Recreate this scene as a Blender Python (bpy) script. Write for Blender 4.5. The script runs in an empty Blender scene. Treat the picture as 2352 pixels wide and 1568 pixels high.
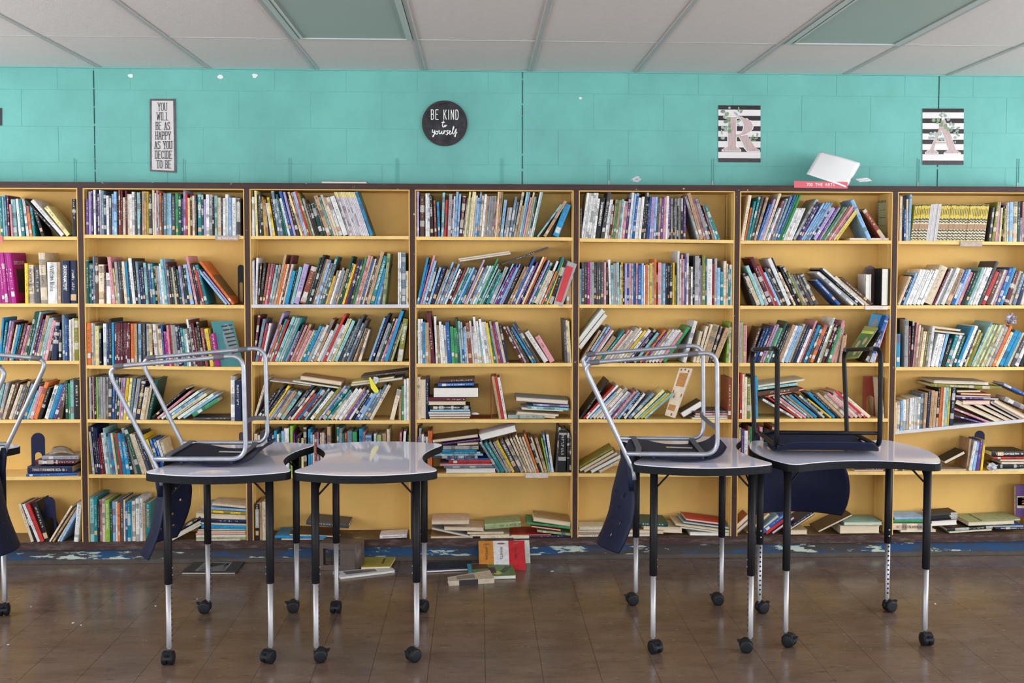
import bpy, bmesh, math, random
from mathutils import Vector, Matrix
random.seed(7)
PI=math.pi
scene=bpy.context.scene
COL=scene.collection
# ------------------------------------------------------------------ camera
F_PX=2350.0; YAW=math.radians(2.3); PITCH=math.radians(2.55); ROLL=math.radians(0.10)
EYE=Vector((0,0,1.66))
FW=Vector((math.sin(YAW)*math.cos(PITCH),math.cos(YAW)*math.cos(PITCH),-math.sin(PITCH)))
_r=Vector((math.cos(YAW),-math.sin(YAW),0)); _u=_r.cross(FW)
RT=_r*math.cos(ROLL)+_u*math.sin(ROLL); UP=-_r*math.sin(ROLL)+_u*math.cos(ROLL)
CX,CY=1192.30,714.82
cam=bpy.data.cameras.new('camera'); camo=bpy.data.objects.new('camera',cam); COL.objects.link(camo)
cam.sensor_width=36; cam.lens=F_PX*36/2352; cam.shift_x=(1176-CX)/2352; cam.shift_y=(CY-784)/2352
cam.clip_start=.05; cam.clip_end=60
camo.matrix_world=Matrix(((RT.x,UP.x,-FW.x,EYE.x),(RT.y,UP.y,-FW.y,EYE.y),(RT.z,UP.z,-FW.z,EYE.z),(0,0,0,1)))
scene.camera=camo
# ------------------------------------------------------------------ view, world, daylight
scene.view_settings.view_transform='Standard'; scene.view_settings.look='None'
scene.view_settings.gamma=1; scene.view_settings.use_curve_mapping=False
scene.view_settings.exposure=0.06
scene.cycles.max_bounces=5; scene.cycles.diffuse_bounces=3; scene.cycles.glossy_bounces=2; scene.cycles.adaptive_threshold=.06; scene.cycles.adaptive_min_samples=16; scene.cycles.transmission_bounces=2; scene.cycles.caustics_reflective=False; scene.cycles.caustics_refractive=False
w=bpy.data.worlds.new('overcast_sky'); scene.world=w; w.use_nodes=True
w.node_tree.nodes['Background'].inputs[0].default_value=(.80,.87,1,1)
w.node_tree.nodes['Background'].inputs[1].default_value=.6
def window_light(loc,rot,sx,sy,power,col=(.93,.96,1)):
    l=bpy.data.lights.new('window_daylight','AREA'); l.shape='RECTANGLE'; l.size=sx; l.size_y=sy; l.energy=power; l.color=col
    o=bpy.data.objects.new('window_daylight',l); COL.objects.link(o); o.location=loc; o.rotation_euler=rot
ROOM=dict(x0=-4.6,x1=5.6,y0=-2.9,zc=2.777)
WINS_BACK=[(-2.9,2.3),(.1,2.3),(3.1,2.3)]      # centre x, width on the rear wall
WINS_RIGHT=[(-.9,2.2),(1.6,2.2),(4.1,2.2)]
ADDED_WINS_LEFT=[(-.9,2.2),(1.6,2.2),(4.1,2.2)]                # centre y, width; left windows added to lift ceiling and floor light
for cx_,ww in WINS_BACK: window_light((cx_,ROOM['y0']+.03,1.72),(PI/2,0,0),ww-.1,1.45,70)
for cy_,ww in WINS_RIGHT: window_light((ROOM['x1']-.03,cy_,1.72),(PI/2,0,PI/2),ww-.1,1.45,105)
for cy_,ww in ADDED_WINS_LEFT: window_light((ROOM['x0']+.03,cy_,1.72),(PI/2,0,-PI/2),ww-.1,1.45,75)  # added daylight from the unseen left side, brightens the horizontal surfaces
# ------------------------------------------------------------------ pixel -> world (used to measure real positions)
def ray(x,y): return FW+RT*((x-CX)/F_PX)+UP*((CY-y)/F_PX)
def onY(x,y,Y):
    d=ray(x,y); return EYE+d*((Y-EYE.y)/d.y)
def onZ(x,y,Z):
    d=ray(x,y); return EYE+d*((Z-EYE.z)/d.z)
YF=5.70      # front plane of the bookcase
YW=5.95      # face of the block wall
# ------------------------------------------------------------------ helpers
def tag(o,label,cat,group=None,kind=None):
    if label: o['label']=label
    if cat: o['category']=cat
    if group: o['group']=group
    if kind: o['kind']=kind
    return o
def obj(name,me,mat=None,parent=None,loc=None,rot=None):
    o=bpy.data.objects.new(name,me); COL.objects.link(o)
    if mat is not None and me is not None and len(me.materials)==0: me.materials.append(mat)
    if parent is not None: o.parent=parent
    if loc is not None: o.location=loc
    if rot is not None: o.rotation_euler=rot
    return o
def empty(name,loc=(0,0,0),rot=(0,0,0)):
    o=bpy.data.objects.new(name,None); COL.objects.link(o); o.location=loc; o.rotation_euler=rot; o.empty_display_size=.05
    return o
def pyd(name,v,f,smooth=False):
    me=bpy.data.meshes.new(name); me.from_pydata([tuple(a) for a in v],[],f)
    if smooth: me.polygons.foreach_set('use_smooth',[True]*len(me.polygons))
    me.update(); return me
BF=[(0,3,2,1),(4,5,6,7),(0,1,5,4),(1,2,6,5),(2,3,7,6),(3,0,4,7)]
def boxv(x0,x1,y0,y1,z0,z1): return [(x0,y0,z0),(x1,y0,z0),(x1,y1,z0),(x0,y1,z0),(x0,y0,z1),(x1,y0,z1),(x1,y1,z1),(x0,y1,z1)]
def box(x0,x1,y0,y1,z0,z1,bev=0,name='box'):
    if not bev: return pyd(name,boxv(x0,x1,y0,y1,z0,z1),BF)
    bm=bmesh.new(); vs=[bm.verts.new(v) for v in boxv(x0,x1,y0,y1,z0,z1)]
    for f in BF: bm.faces.new([vs[i] for i in f])
    bmesh.ops.bevel(bm,geom=bm.edges[:],offset=bev,segments=2,affect='EDGES')
    me=bpy.data.meshes.new(name); bm.to_mesh(me); bm.free(); return me
def merge(parts,name='mesh',smooth=False):
    v=[];f=[]
    for pv,pf in parts:
        n=len(v); v+=list(pv); f+=[tuple(i+n for i in q) for q in pf]
    return pyd(name,v,f,smooth)
def tube(pts,r,seg=10,cap=True,name='tube'):
    pts=[Vector(p) for p in pts]; n=len(pts); V=[];Fc=[]
    t=[(pts[min(i+1,n-1)]-pts[max(i-1,0)]).normalized() for i in range(n)]
    ref=Vector((0,0,1)) if abs(t[0].z)<.9 else Vector((0,1,0))
    a=t[0].cross(ref).normalized()
    for i in range(n):
        a=(a-t[i]*a.dot(t[i])).normalized(); b=t[i].cross(a)
        rr=r[i] if isinstance(r,(list,tuple)) else r
        for k in range(seg):
            an=2*PI*k/seg; V.append(pts[i]+(a*math.cos(an)+b*math.sin(an))*rr)
    for i in range(n-1):
        for k in range(seg):
            k2=(k+1)%seg; Fc.append((i*seg+k,i*seg+k2,(i+1)*seg+k2,(i+1)*seg+k))
    if cap: Fc.append(tuple(range(seg-1,-1,-1))); Fc.append(tuple((n-1)*seg+k for k in range(seg)))
    return V,Fc
def smooth_path(p,it=2):
    p=[Vector(a) for a in p]
    for _ in range(it):
        q=[p[0]]
        for a,b in zip(p[:-1],p[1:]): q+=[a*.75+b*.25,a*.25+b*.75]
        q.append(p[-1]); p=q
    return p
def fillet(p,r,n=5):
    p=[Vector(a) for a in p]; out=[p[0]]
    for i in range(1,len(p)-1):
        a,b,c=p[i-1],p[i],p[i+1]; d1=(a-b);d2=(c-b)
        rr=min(r,d1.length*.48,d2.length*.48); s=b+d1.normalized()*rr; e=b+d2.normalized()*rr
        for k in range(n+1):
            t=k/n; out.append(s*(1-t)**2+b*2*t*(1-t)+e*t*t)
    out.append(p[-1]); return out
def lathe(prof,seg=20,axis='z'):
    V=[];Fc=[]
    for r,z in prof:
        for k in range(seg):
            a=2*PI*k/seg; V.append((r*math.cos(a),r*math.sin(a),z) if axis=='z' else ((r*math.cos(a),z,r*math.sin(a)) if axis=='y' else (z,r*math.cos(a),r*math.sin(a))))
    for i in range(len(prof)-1):
        for k in range(seg):
            k2=(k+1)%seg; Fc.append((i*seg+k,i*seg+k2,(i+1)*seg+k2,(i+1)*seg+k))
    Fc.append(tuple(range(seg-1,-1,-1))); Fc.append(tuple((len(prof)-1)*seg+k for k in range(seg)))
    return V,Fc
def prism(poly,z0,z1):
    n=len(poly); V=[(x,y,z0) for x,y in poly]+[(x,y,z1) for x,y in poly]
    Fc=[tuple(range(n-1,-1,-1)),tuple(range(n,2*n))]+[(i,(i+1)%n,n+(i+1)%n,n+i) for i in range(n)]
    return V,Fc
def prismXZ(poly,y0,y1):     # polygon in x,z extruded along y (front at y0)
    n=len(poly); V=[(x,y0,z) for x,z in poly]+[(x,y1,z) for x,z in poly]
    Fc=[tuple(range(n)),tuple(range(2*n-1,n-1,-1))]+[((i+1)%n,i,n+i,n+(i+1)%n) for i in range(n)]
    return V,Fc
# ------------------------------------------------------------------ materials
def nodes(name):
    m=bpy.data.materials.new(name); m.use_nodes=True; nt=m.node_tree
    return m,nt,nt.nodes['Principled BSDF']
def N(nt,t,**k):
    n=nt.nodes.new(t)
    for a,b in k.items(): setattr(n,a,b)
    return n
def mat(name,col,rough=.5,metal=0,noise=0,scale=8,bump=0,bscale=60,col2=None,coat=0,stretch=None,spec=None):
    m,nt,b=nodes(name); L=nt.links.new
    b.inputs['Base Color'].default_value=(*col,1); b.inputs['Roughness'].default_value=rough; b.inputs['Metallic'].default_value=metal
    if coat: b.inputs['Coat Weight'].default_value=coat; b.inputs['Coat Roughness'].default_value=.08
    if spec is not None: b.inputs['Specular IOR Level'].default_value=spec
    tc=N(nt,'ShaderNodeTexCoord'); mp=N(nt,'ShaderNodeMapping'); L(tc.outputs['Object'],mp.inputs['Vector'])
    if stretch: mp.inputs['Scale'].default_value=stretch
    if noise or col2:
        nz=N(nt,'ShaderNodeTexNoise'); nz.inputs['Scale'].default_value=scale; nz.inputs['Detail'].default_value=6; nz.inputs['Roughness'].default_value=.65
        L(mp.outputs[0],nz.inputs['Vector'])
        mx=N(nt,'ShaderNodeMix',data_type='RGBA'); c2=col2 or tuple(max(0,c*(1-noise)) for c in col); c1=col if col2 else tuple(min(1,c*(1+noise*.6)) for c in col)
        mx.inputs['A'].default_value=(*c1,1); mx.inputs['B'].default_value=(*c2,1)
        rp=N(nt,'ShaderNodeMapRange'); rp.inputs['From Min'].default_value=.35; rp.inputs['From Max'].default_value=.68
        L(nz.outputs['Fac'],rp.inputs['Value']); L(rp.outputs[0],mx.inputs['Factor']); L(mx.outputs['Result'],b.inputs['Base Color'])
    if bump:
        n2=N(nt,'ShaderNodeTexNoise'); n2.inputs['Scale'].default_value=bscale; n2.inputs['Detail'].default_value=4
        L(mp.outputs[0],n2.inputs['Vector'])
        bp=N(nt,'ShaderNodeBump'); bp.inputs['Strength'].default_value=bump; bp.inputs['Distance'].default_value=.004
        L(n2.outputs['Fac'],bp.inputs['Height']); L(bp.outputs[0],b.inputs['Normal'])
    return m
def chipped(name,base,layers,rough=.5,scale=20,stretch=None,detail=8,spec=.22):
    """base paint with worn patches: layers=[(colour,lo,hi,scale)]"""
    m,nt,b=nodes(name); L=nt.links.new; b.inputs['Roughness'].default_value=rough; b.inputs['Specular IOR Level'].default_value=spec
    tc=N(nt,'ShaderNodeTexCoord'); mp=N(nt,'ShaderNodeMapping'); L(tc.outputs['Object'],mp.inputs['Vector'])
    if stretch: mp.inputs['Scale'].default_value=stretch
    cur=None
    for i,(c,lo,hi,sc) in enumerate(layers):
        nz=N(nt,'ShaderNodeTexNoise'); nz.inputs['Scale'].default_value=sc; nz.inputs['Detail'].default_value=detail; nz.inputs['Roughness'].default_value=.7
        of=N(nt,'ShaderNodeVectorMath',operation='ADD'); of.inputs[1].default_value=(i*7.3,i*3.1,i*5.7); L(mp.outputs[0],of.inputs[0]); L(of.outputs[0],nz.inputs['Vector'])
        rp=N(nt,'ShaderNodeMapRange'); rp.inputs['From Min'].default_value=lo; rp.inputs['From Max'].default_value=hi; L(nz.outputs['Fac'],rp.inputs['Value'])
        mx=N(nt,'ShaderNodeMix',data_type='RGBA'); mx.inputs['B'].default_value=(*c,1)
        if cur is None: mx.inputs['A'].default_value=(*base,1)
        else: L(cur,mx.inputs['A'])
        L(rp.outputs[0],mx.inputs['Factor']); cur=mx.outputs['Result']
    L(cur,b.inputs['Base Color']); return m
M={}
M['yellow']=mat('yellow_paint',(.74,.465,.140),.55,noise=.10,scale=2.2,bump=.10,bscale=160,spec=.25)
M['shelf']=mat('yellow_shelf_paint',(.78,.53,.19),.5,noise=.14,scale=9,bump=.06,bscale=60,spec=.3)
M['greyshelf']=mat('grey_shelf_paint',(.55,.54,.56),.45,noise=.12,scale=8)
M['brown']=chipped('brown_chipped_paint',(.046,.021,.020),[((.060,.032,.030),.45,.7,6),((.46,.40,.36),.645,.66,30)],.5)
M['brownworn']=chipped('brown_worn_paint',(.050,.026,.022),[((.11,.085,.075),.48,.66,9),((.6,.56,.5),.70,.72,30)],.5,stretch=(1,1,4))
M['kick']=chipped('blue_toe_kick_paint',(.018,.062,.150),[((.05,.043,.042),.46,.54,1.6),((.42,.50,.44),.565,.585,5.0)],.45,stretch=(1,1,5))
M['wall']=mat('turquoise_paint',(.150,.435,.392),.5,noise=.13,scale=2.2,bump=.22,bscale=110,spec=.25)
M['mortar']=mat('turquoise_joint_paint',(.135,.40,.36),.6,bump=.2,bscale=90)
M['crack']=mat('dark_joint',(.02,.05,.05),.8)
M['cream_wall']=mat('cream_wall_paint',(.78,.77,.73),.7)
M['tile_c']=mat('ceiling_tile',(.74,.68,.66),.9,noise=.04,scale=40,bump=.35,bscale=300)
M['tee']=mat('ceiling_grid_enamel',(.47,.475,.465),.5,spec=.25)
M['lens']=mat('acrylic_light_lens',(.38,.45,.42),.45,bump=.1,bscale=500,spec=.4)  # grey-green tint imitates the turquoise wall's reflection, put into the colour
M['lampframe']=mat('lamp_frame_enamel',(.52,.55,.53),.35)
M['navy']=mat('navy_plastic',(.0055,.009,.034),.58,noise=.25,scale=30,bump=.08,bscale=400,spec=.3)
M['chrome']=mat('silver_painted_steel',(.36,.38,.43),.36,metal=.55,noise=.15,scale=20)
M['legsteel']=mat('zinc_leg_steel',(.36,.355,.37),.45,metal=.7)
M['blacksteel']=mat('black_powder_coat',(.007,.007,.009),.45,spec=.16)
M['blackedge']=mat('black_edge_banding',(.008,.009,.011),.55,bump=.05,bscale=200,spec=.14)
M['castor']=mat('black_castor_plastic',(.008,.009,.012),.5,spec=.25)
M['top']=mat('grey_laminate',(.74,.73,.87),.05,noise=.02,scale=90,spec=.6)
M['rubber']=mat('grey_rubber',(.10,.10,.115),.6)
M['paper']=mat('white_paper',(.72,.72,.72),.7,noise=.03,scale=6)
M['pages']=mat('page_edges',(.66,.55,.40),.8,noise=.22,scale=14,stretch=(40,1,1))
M['pagesw']=mat('white_page_edges',(.72,.69,.63),.8,noise=.12,scale=14,stretch=(1,1,60))
M['plate']=mat('aged_label_paper',(.42,.33,.29),.6,noise=.3,scale=40)
M['platew']=mat('pale_label_paper',(.66,.58,.54),.6,noise=.15,scale=30)
M['redsign']=mat('red_sign_plastic',(.62,.085,.115),.35)
M['inkw']=mat('white_ink',(.82,.82,.82),.5)
M['inkk']=mat('black_ink',(.015,.012,.015),.5)
M['clear']=mat('crumpled_clear_film',(.55,.57,.60),.2,noise=.3,scale=30)
M['redmetal']=mat('red_bookend_enamel',(.20,.030,.016),.5,spec=.2)
M['navymetal']=mat('navy_bookend_enamel',(.008,.012,.045),.5,spec=.2)
M['brownbox']=mat('brown_plastic_box',(.095,.068,.055),.45,noise=.15,scale=30)
# floor tile: brown streaked vinyl
def floor_mat():
    m,nt,b=nodes('brown_vinyl_tile'); L=nt.links.new
    ge=N(nt,'ShaderNodeNewGeometry'); oi=N(nt,'ShaderNodeObjectInfo')
    def nz(sc,stretch,detail=6,off=0):
        mp=N(nt,'ShaderNodeMapping'); mp.inputs['Scale'].default_value=stretch; mp.inputs['Location'].default_value=(off,off*.7,0); L(ge.outputs['Position'],mp.inputs['Vector'])
        n=N(nt,'ShaderNodeTexNoise'); n.inputs['Scale'].default_value=sc; n.inputs['Detail'].default_value=detail; n.inputs['Roughness'].default_value=.7; L(mp.outputs[0],n.inputs['Vector']); return n.outputs['Fac']
    def mix(fac,a,c,lo,hi):
        rp=N(nt,'ShaderNodeMapRange'); rp.inputs['From Min'].default_value=lo; rp.inputs['From Max'].default_value=hi; L(fac,rp.inputs['Value'])
        mx=N(nt,'ShaderNodeMix',data_type='RGBA'); L(rp.outputs[0],mx.inputs['Factor'])
        if isinstance(a,tuple): mx.inputs['A'].default_value=(*a,1)
        else: L(a,mx.inputs['A'])
        mx.inputs['B'].default_value=(*c,1); return mx.outputs['Result']
    c=mix(nz(3.2,(1,2.2,1)),(.106,.069,.050),(.160,.110,.083),.38,.64)
    c=mix(nz(11,(1,4,1),8,3),c,(.060,.038,.028),.56,.70)
    c=mix(nz(38,(1,2.4,1),8,9),c,(.29,.22,.165),.62,.72)
    c=mix(nz(3.0,(1,1,1),3,21),c,(.135,.078,.058),.56,.72)
    hv=N(nt,'ShaderNodeHueSaturation'); vr=N(nt,'ShaderNodeMapRange'); vr.inputs['To Min'].default_value=.95; vr.inputs['To Max'].default_value=1.04; L(oi.outputs['Random'],vr.inputs['Value']); L(vr.outputs[0],hv.inputs['Value']); L(c,hv.inputs['Color'])
    L(hv.outputs[0],b.inputs['Base Color'])
    rr=N(nt,'ShaderNodeMapRange'); rr.inputs['From Min'].default_value=.35; rr.inputs['From Max'].default_value=.7; rr.inputs['To Min'].default_value=.13; rr.inputs['To Max'].default_value=.30; L(nz(14,(1,1.6,1),6,40),rr.inputs['Value']); L(rr.outputs[0],b.inputs['Roughness'])
    bp=N(nt,'ShaderNodeBump'); bp.inputs['Strength'].default_value=.10; bp.inputs['Distance'].default_value=.003; L(nz(55,(1,1,1),4,50),bp.inputs['Height']); L(bp.outputs[0],b.inputs['Normal'])
    b.inputs['Specular IOR Level'].default_value=.5
    return m
M['floor']=floor_mat()
M['grout']=mat('floor_joint',(.03,.02,.015),.7)
# book cover: colour from a face attribute, printed title drawn along the spine
def cover_mat():
    m,nt,b=nodes('printed_book_cover'); L=nt.links.new
    A=N(nt,'ShaderNodeAttribute',attribute_name='Col'); I=N(nt,'ShaderNodeAttribute',attribute_name='Ink')
    uv=N(nt,'ShaderNodeUVMap',uv_map='UVMap'); sp=N(nt,'ShaderNodeSeparateXYZ'); L(uv.outputs[0],sp.inputs[0])
    def math_(op,a,c=None,d=None):
        n=N(nt,'ShaderNodeMath',operation=op)
        for i,q in enumerate((a,c,d)):
            if q is None: continue
            if isinstance(q,(int,float)): n.inputs[i].default_value=q
            else: L(q,n.inputs[i])
        return n.outputs[0]
    u=sp.outputs[0]; v=sp.outputs[1]; seed=I.outputs['Alpha']
    def noise(vec_u,vec_v,sc,det):
        cb=N(nt,'ShaderNodeCombineXYZ'); L(vec_u,cb.inputs[0]); L(vec_v,cb.inputs[1]); L(math_('MULTIPLY',seed,91.7),cb.inputs[2])
        n=N(nt,'ShaderNodeTexNoise'); n.inputs['Scale'].default_value=sc; n.inputs['Detail'].default_value=det; L(cb.outputs[0],n.inputs['Vector']); return n.outputs['Fac']
    let=noise(math_('MULTIPLY',u,2.2),math_('MULTIPLY',v,160),1,2)
    mu=math_('LESS_THAN',math_('ABSOLUTE',u),.17)
    v0=math_('MULTIPLY_ADD',seed,.05,.06); mv=math_('MULTIPLY',math_('GREATER_THAN',v,v0),math_('LESS_THAN',v,math_('ADD',v0,.12)))
    lf=math_('MULTIPLY',math_('MULTIPLY',mu,mv),math_('GREATER_THAN',let,.53))
    lf=math_('MULTIPLY',lf,.62)
    bd=noise(math_('MULTIPLY',u,0.0),math_('MULTIPLY',v,22),1,0)
    bf=math_('MULTIPLY',math_('MULTIPLY',math_('GREATER_THAN',bd,.60),math_('GREATER_THAN',v,0)),math_('MULTIPLY',math_('GREATER_THAN',seed,.55),.55))
    m1=N(nt,'ShaderNodeMix',data_type='RGBA'); L(A.outputs['Color'],m1.inputs['A']); L(I.outputs['Color'],m1.inputs['B']); L(bf,m1.inputs['Factor'])
    m2=N(nt,'ShaderNodeMix',data_type='RGBA'); L(m1.outputs['Result'],m2.inputs['A']); L(I.outputs['Color'],m2.inputs['B']); L(lf,m2.inputs['Factor'])
    ge=N(nt,'ShaderNodeNewGeometry'); nw=N(nt,'ShaderNodeTexNoise'); nw.inputs['Scale'].default_value=38; nw.inputs['Detail'].default_value=5; L(ge.outputs['Position'],nw.inputs['Vector'])
    hv=N(nt,'ShaderNodeHueSaturation'); vr=N(nt,'ShaderNodeMapRange'); vr.inputs['From Min'].default_value=.3; vr.inputs['From Max'].default_value=.7; vr.inputs['To Min'].default_value=.80; vr.inputs['To Max'].default_value=1.12
    L(nw.outputs['Fac'],vr.inputs['Value']); L(vr.outputs[0],hv.inputs['Value']); L(m2.outputs['Result'],hv.inputs['Color']); L(hv.outputs[0],b.inputs['Base Color'])
    b.inputs['Roughness'].default_value=.42; b.inputs['Specular IOR Level'].default_value=.22
    return m
M['cover']=cover_mat()
M['tagw']=mat('white_spine_sticker',(.58,.57,.55),.5,noise=.3,scale=160)
M['tagt']=mat('tan_spine_sticker',(.58,.38,.20),.5,noise=.25,scale=120)
# ------------------------------------------------------------------ lettering
def text_mesh(s,size=1.0,width=None,height=None):
    cu=bpy.data.curves.new('lettering','FONT'); cu.body=s; cu.size=size; cu.align_x='CENTER'; cu.align_y='CENTER'; cu.resolution_u=2
    o=bpy.data.objects.new('lettering',cu); me=bpy.data.meshes.new_from_object(o); bpy.data.objects.remove(o); bpy.data.curves.remove(cu)
    xs=[v.co.x for v in me.vertices]; ys=[v.co.y for v in me.vertices]
    if not xs: return me
    cx_=(min(xs)+max(xs))/2; cy_=(min(ys)+max(ys))/2; sx=(width/(max(xs)-min(xs))) if width else 1; sy=(height/(max(ys)-min(ys))) if height else sx
    if height and not width: sx=sy
    for v in me.vertices: v.co=Vector(((v.co.x-cx_)*sx,(v.co.y-cy_)*sy,0))
    me.materials.clear(); return me
GL={'Y':[[(0,1),(.5,.48)],[(1,1),(.5,.48)],[(.5,.48),(.5,0)]],'U':[[(0,1),(0,.2),(.15,.04),(.5,0),(.85,.04),(1,.2),(1,1)]],
 'O':[[(.5,1),(.15,.95),(0,.75),(0,.25),(.15,.05),(.5,0),(.85,.05),(1,.25),(1,.75),(.85,.95),(.5,1)]],'W':[[(0,1),(.25,0),(.5,.75),(.75,0),(1,1)]],
 'I':[[(.5,1),(.5,0)]],'L':[[(.1,1),(.1,0),(1,0)]],'B':[[(.05,0),(.05,1),(.6,1),(.9,.9),(.9,.62),(.6,.53),(.05,.53)],[(.6,.53),(1,.42),(1,.12),(.65,0),(.05,0)]],
 'E':[[(1,1),(.05,1),(.05,0),(1,0)],[(.05,.52),(.75,.52)]],'A':[[(0,0),(.5,1),(1,0)],[(.2,.36),(.8,.36)]],
 'S':[[(1,.82),(.8,.97),(.5,1),(.15,.93),(.03,.75),(.2,.58),(.8,.42),(.97,.25),(.85,.06),(.5,0),(.2,.03),(0,.18)]],
 'H':[[(0,0),(0,1)],[(1,0),(1,1)],[(0,.52),(1,.52)]],'P':[[(.05,0),(.05,1),(.65,1),(1,.88),(1,.6),(.65,.48),(.05,.48)]],
 'D':[[(.05,0),(.05,1),(.6,1),(.95,.8),(1,.5),(.95,.2),(.6,0),(.05,0)]],'C':[[(1,.8),(.85,.96),(.5,1),(.15,.93),(0,.7),(0,.3),(.15,.07),(.5,0),(.85,.04),(1,.2)]],
 'T':[[(0,1),(1,1)],[(.5,1),(.5,0)]],'K':[[(.05,0),(.05,1)],[(.95,1),(.05,.42)],[(.35,.6),(1,0)]],'N':[[(0,0),(0,1),(1,0),(1,1)]]}
def strokes(paths,th,y):      # flat ribbons in the x,z plane facing -y
    V=[];Fc=[]
    for p in paths:
        for (a,b) in zip(p[:-1],p[1:]):
            a=Vector(a);b=Vector(b); d=b-a
            if d.length<1e-6: continue
            d.normalize(); nrm=Vector((-d.y,d.x))*th/2; a2=a-d*th*.3; b2=b+d*th*.3
            n=len(V)
            yy=y-n*4e-6
            for q in (a2+nrm,a2-nrm,b2-nrm,b2+nrm): V.append((q.x,yy,q.y))
            Fc.append((n,n+1,n+2,n+3))
    return V,Fc
def word(s,cx_,zb,h,cw,gap,th,y,serif=0):
    ws=[cw*(.35 if c=='I' else (1.35 if c=='W' else (.6 if c==' ' else 1))) for c in s]
    tot=sum(ws)+gap*(len(s)-1); x=cx_-tot/2; P=[]
    for c,wd in zip(s,ws):
        if c!=' ':
            for st in GL[c]:
                q=[(x+px*wd,zb+pz*h) for px,pz in st]; P.append(q)
                if serif:
                    for e in (st[0],st[-1]):
                        if e[1] in (0,1) and (c in 'YUWIHPAKNT' or (c in 'BDE' and e[0]<.2)):
                            P.append([(x+e[0]*wd-serif,zb+e[1]*h),(x+e[0]*wd+serif,zb+e[1]*h)])
            if serif and c in 'BDEP L':
                for ez in (0,1): P.append([(x+.05*wd-serif,zb+ez*h),(x+.05*wd+serif*.5,zb+ez*h)])
        x+=wd+gap
    return P
# ================================================================== SETTING
def struct(name,me,m,label=None,cat=None):
    o=obj(name,me,m); o['kind']='structure'; o['label']=label or name.replace('_',' '); return o
X0,X1,Y0,ZC=ROOM['x0'],ROOM['x1'],ROOM['y0'],ROOM['zc']
# floor: nine-inch vinyl tiles with open joints over a dark bed
floor=struct('floor',box(X0-.1,X1+.1,Y0-.1,YW+.1,-.05,-.0025),M['grout'],'brown streaked vinyl tile floor in front of the bookcase')
TS=.2335; tx0=.263; ty1=5.735
tile_me=box(-TS/2+.0007,TS/2-.0007,-TS/2+.0003,TS/2-.0003,-.0025,0,name='floor_tile'); tile_me.materials.append(M['floor'])
far_v=[]
for i in range(-21,24):
    for j in range(0,37):
        x=tx0+(i+.5)*TS; y=ty1-(j+.5)*TS
        if x<X0-.1 or x>X1+.1 or y<Y0-.1: continue
        hw=(y*.53)+.12
        if y>3.95 and -hw<x<hw+.12: obj('floor_tile',tile_me,None,floor,(x,y,random.uniform(-.0004,0)))
        else: far_v.append((boxv(x-TS/2+.0008,x+TS/2-.0008,y-TS/2+.0003,y+TS/2-.0003,-.0025,0),BF))
o=obj('floor_tiles_beyond',merge(far_v),M['floor'],floor); o['kind']='stuff'
strip=obj('floor_strip',box(X0,X1,ty1+.001,YW,-.0025,-.0002),M['floor'],floor)
# back wall: painted concrete blocks, joints recessed
wb=struct('wall_back',box(X0-.1,X1+.1,YW+.0014,YW+.15,0,ZC+.1),M['mortar'],'turquoise painted concrete block wall above the bookcase')
BL=.4065; ZR=[2.094,2.2432-.001,2.4457,2.655,ZC+.02]; xb=-2.3807
CJ=[-2.179,.2566,2.702]
def block(x0,x1,z0,z1):
    g=.0011; b=.0026; y0=YW+random.uniform(-.0006,.0004)
    o4=[(x0+g,z0+g),(x1-g,z0+g),(x1-g,z1-g),(x0+g,z1-g)]; i4=[(x0+g+b,z0+g+b),(x1-g-b,z0+g+b),(x1-g-b,z1-g-b),(x0+g+b,z1-g-b)]
    v=[(x,y0,z) for x,z in i4]+[(x,y0+.0009,z) for x,z in o4]+[(x,YW+.006,z) for x,z in o4]
    f=[(0,1,2,3)]+[(i,4+i,4+(i+1)%4,(i+1)%4) for i in range(4)]+[(4+i,8+i,8+(i+1)%4,4+(i+1)%4) for i in range(4)]
    obj('block',pyd('block',v,f),M['wall'],wb)
for r in range(len(ZR)-1):
    off=0 if r in (1,3) else -BL/2
    xs=[xb+off+BL*k for k in range(-3,18)]+CJ; xs=sorted(x for x in xs if -3.4<x<3.95)
    xx=[xs[0]]
    for x in xs[1:]:
        if x-xx[-1]>.05 or x in CJ:
            if x in CJ and x-xx[-1]<.05: xx[-1]=x
            else: xx.append(x)
    for a,b in zip(xx[:-1],xx[1:]): block(a,b,ZR[r],ZR[r+1])
obj('wall_plain_paint',box(X0,-3.4,YW,YW+.01,0,ZC),M['wall'],wb); obj('wall_plain_paint',box(3.9,X1,YW,YW+.01,0,ZC),M['wall'],wb)
obj('wall_plain_paint',box(-3.4,3.9,YW,YW+.01,0,2.094),M['wall'],wb)
for i,x in enumerate(CJ):    # open control joints
    zz=ZR[0]
    while zz<ZC-.02:
        z2=zz+random.uniform(.05,.14); obj('joint_crack',box(x-random.uniform(.0012,.0028),x+.0018,YW-.0022,YW+.003,zz,min(z2,ZC)),M['crack'],wb); zz=z2+random.uniform(0,.015)
for px in (173,423,666,913,1153,1399,1637,2109,2338):   # painted-over anchor straps rising from the bookcase
    p=onY(px,400,YW); zt=onY(px,362,YW).z
    for dx in (-.006,.006): obj('anchor_strap',box(p.x+dx-.0022,p.x+dx+.0022,YW-.0032,YW+.002,2.08,zt-random.uniform(0,.01),.0012),M['wall'],wb)
    if px in (1399,1637,2109,2338): obj('bare_strip',box(p.x-.004,p.x+.003,YW-.0035,YW,2.1,2.155),mat('bare_plaster',(.55,.5,.4),.8) if 'bare' not in M else M['bare'],wb)
M['chip']=mat('bare_white_patch',(.74,.78,.76),.8)
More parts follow.
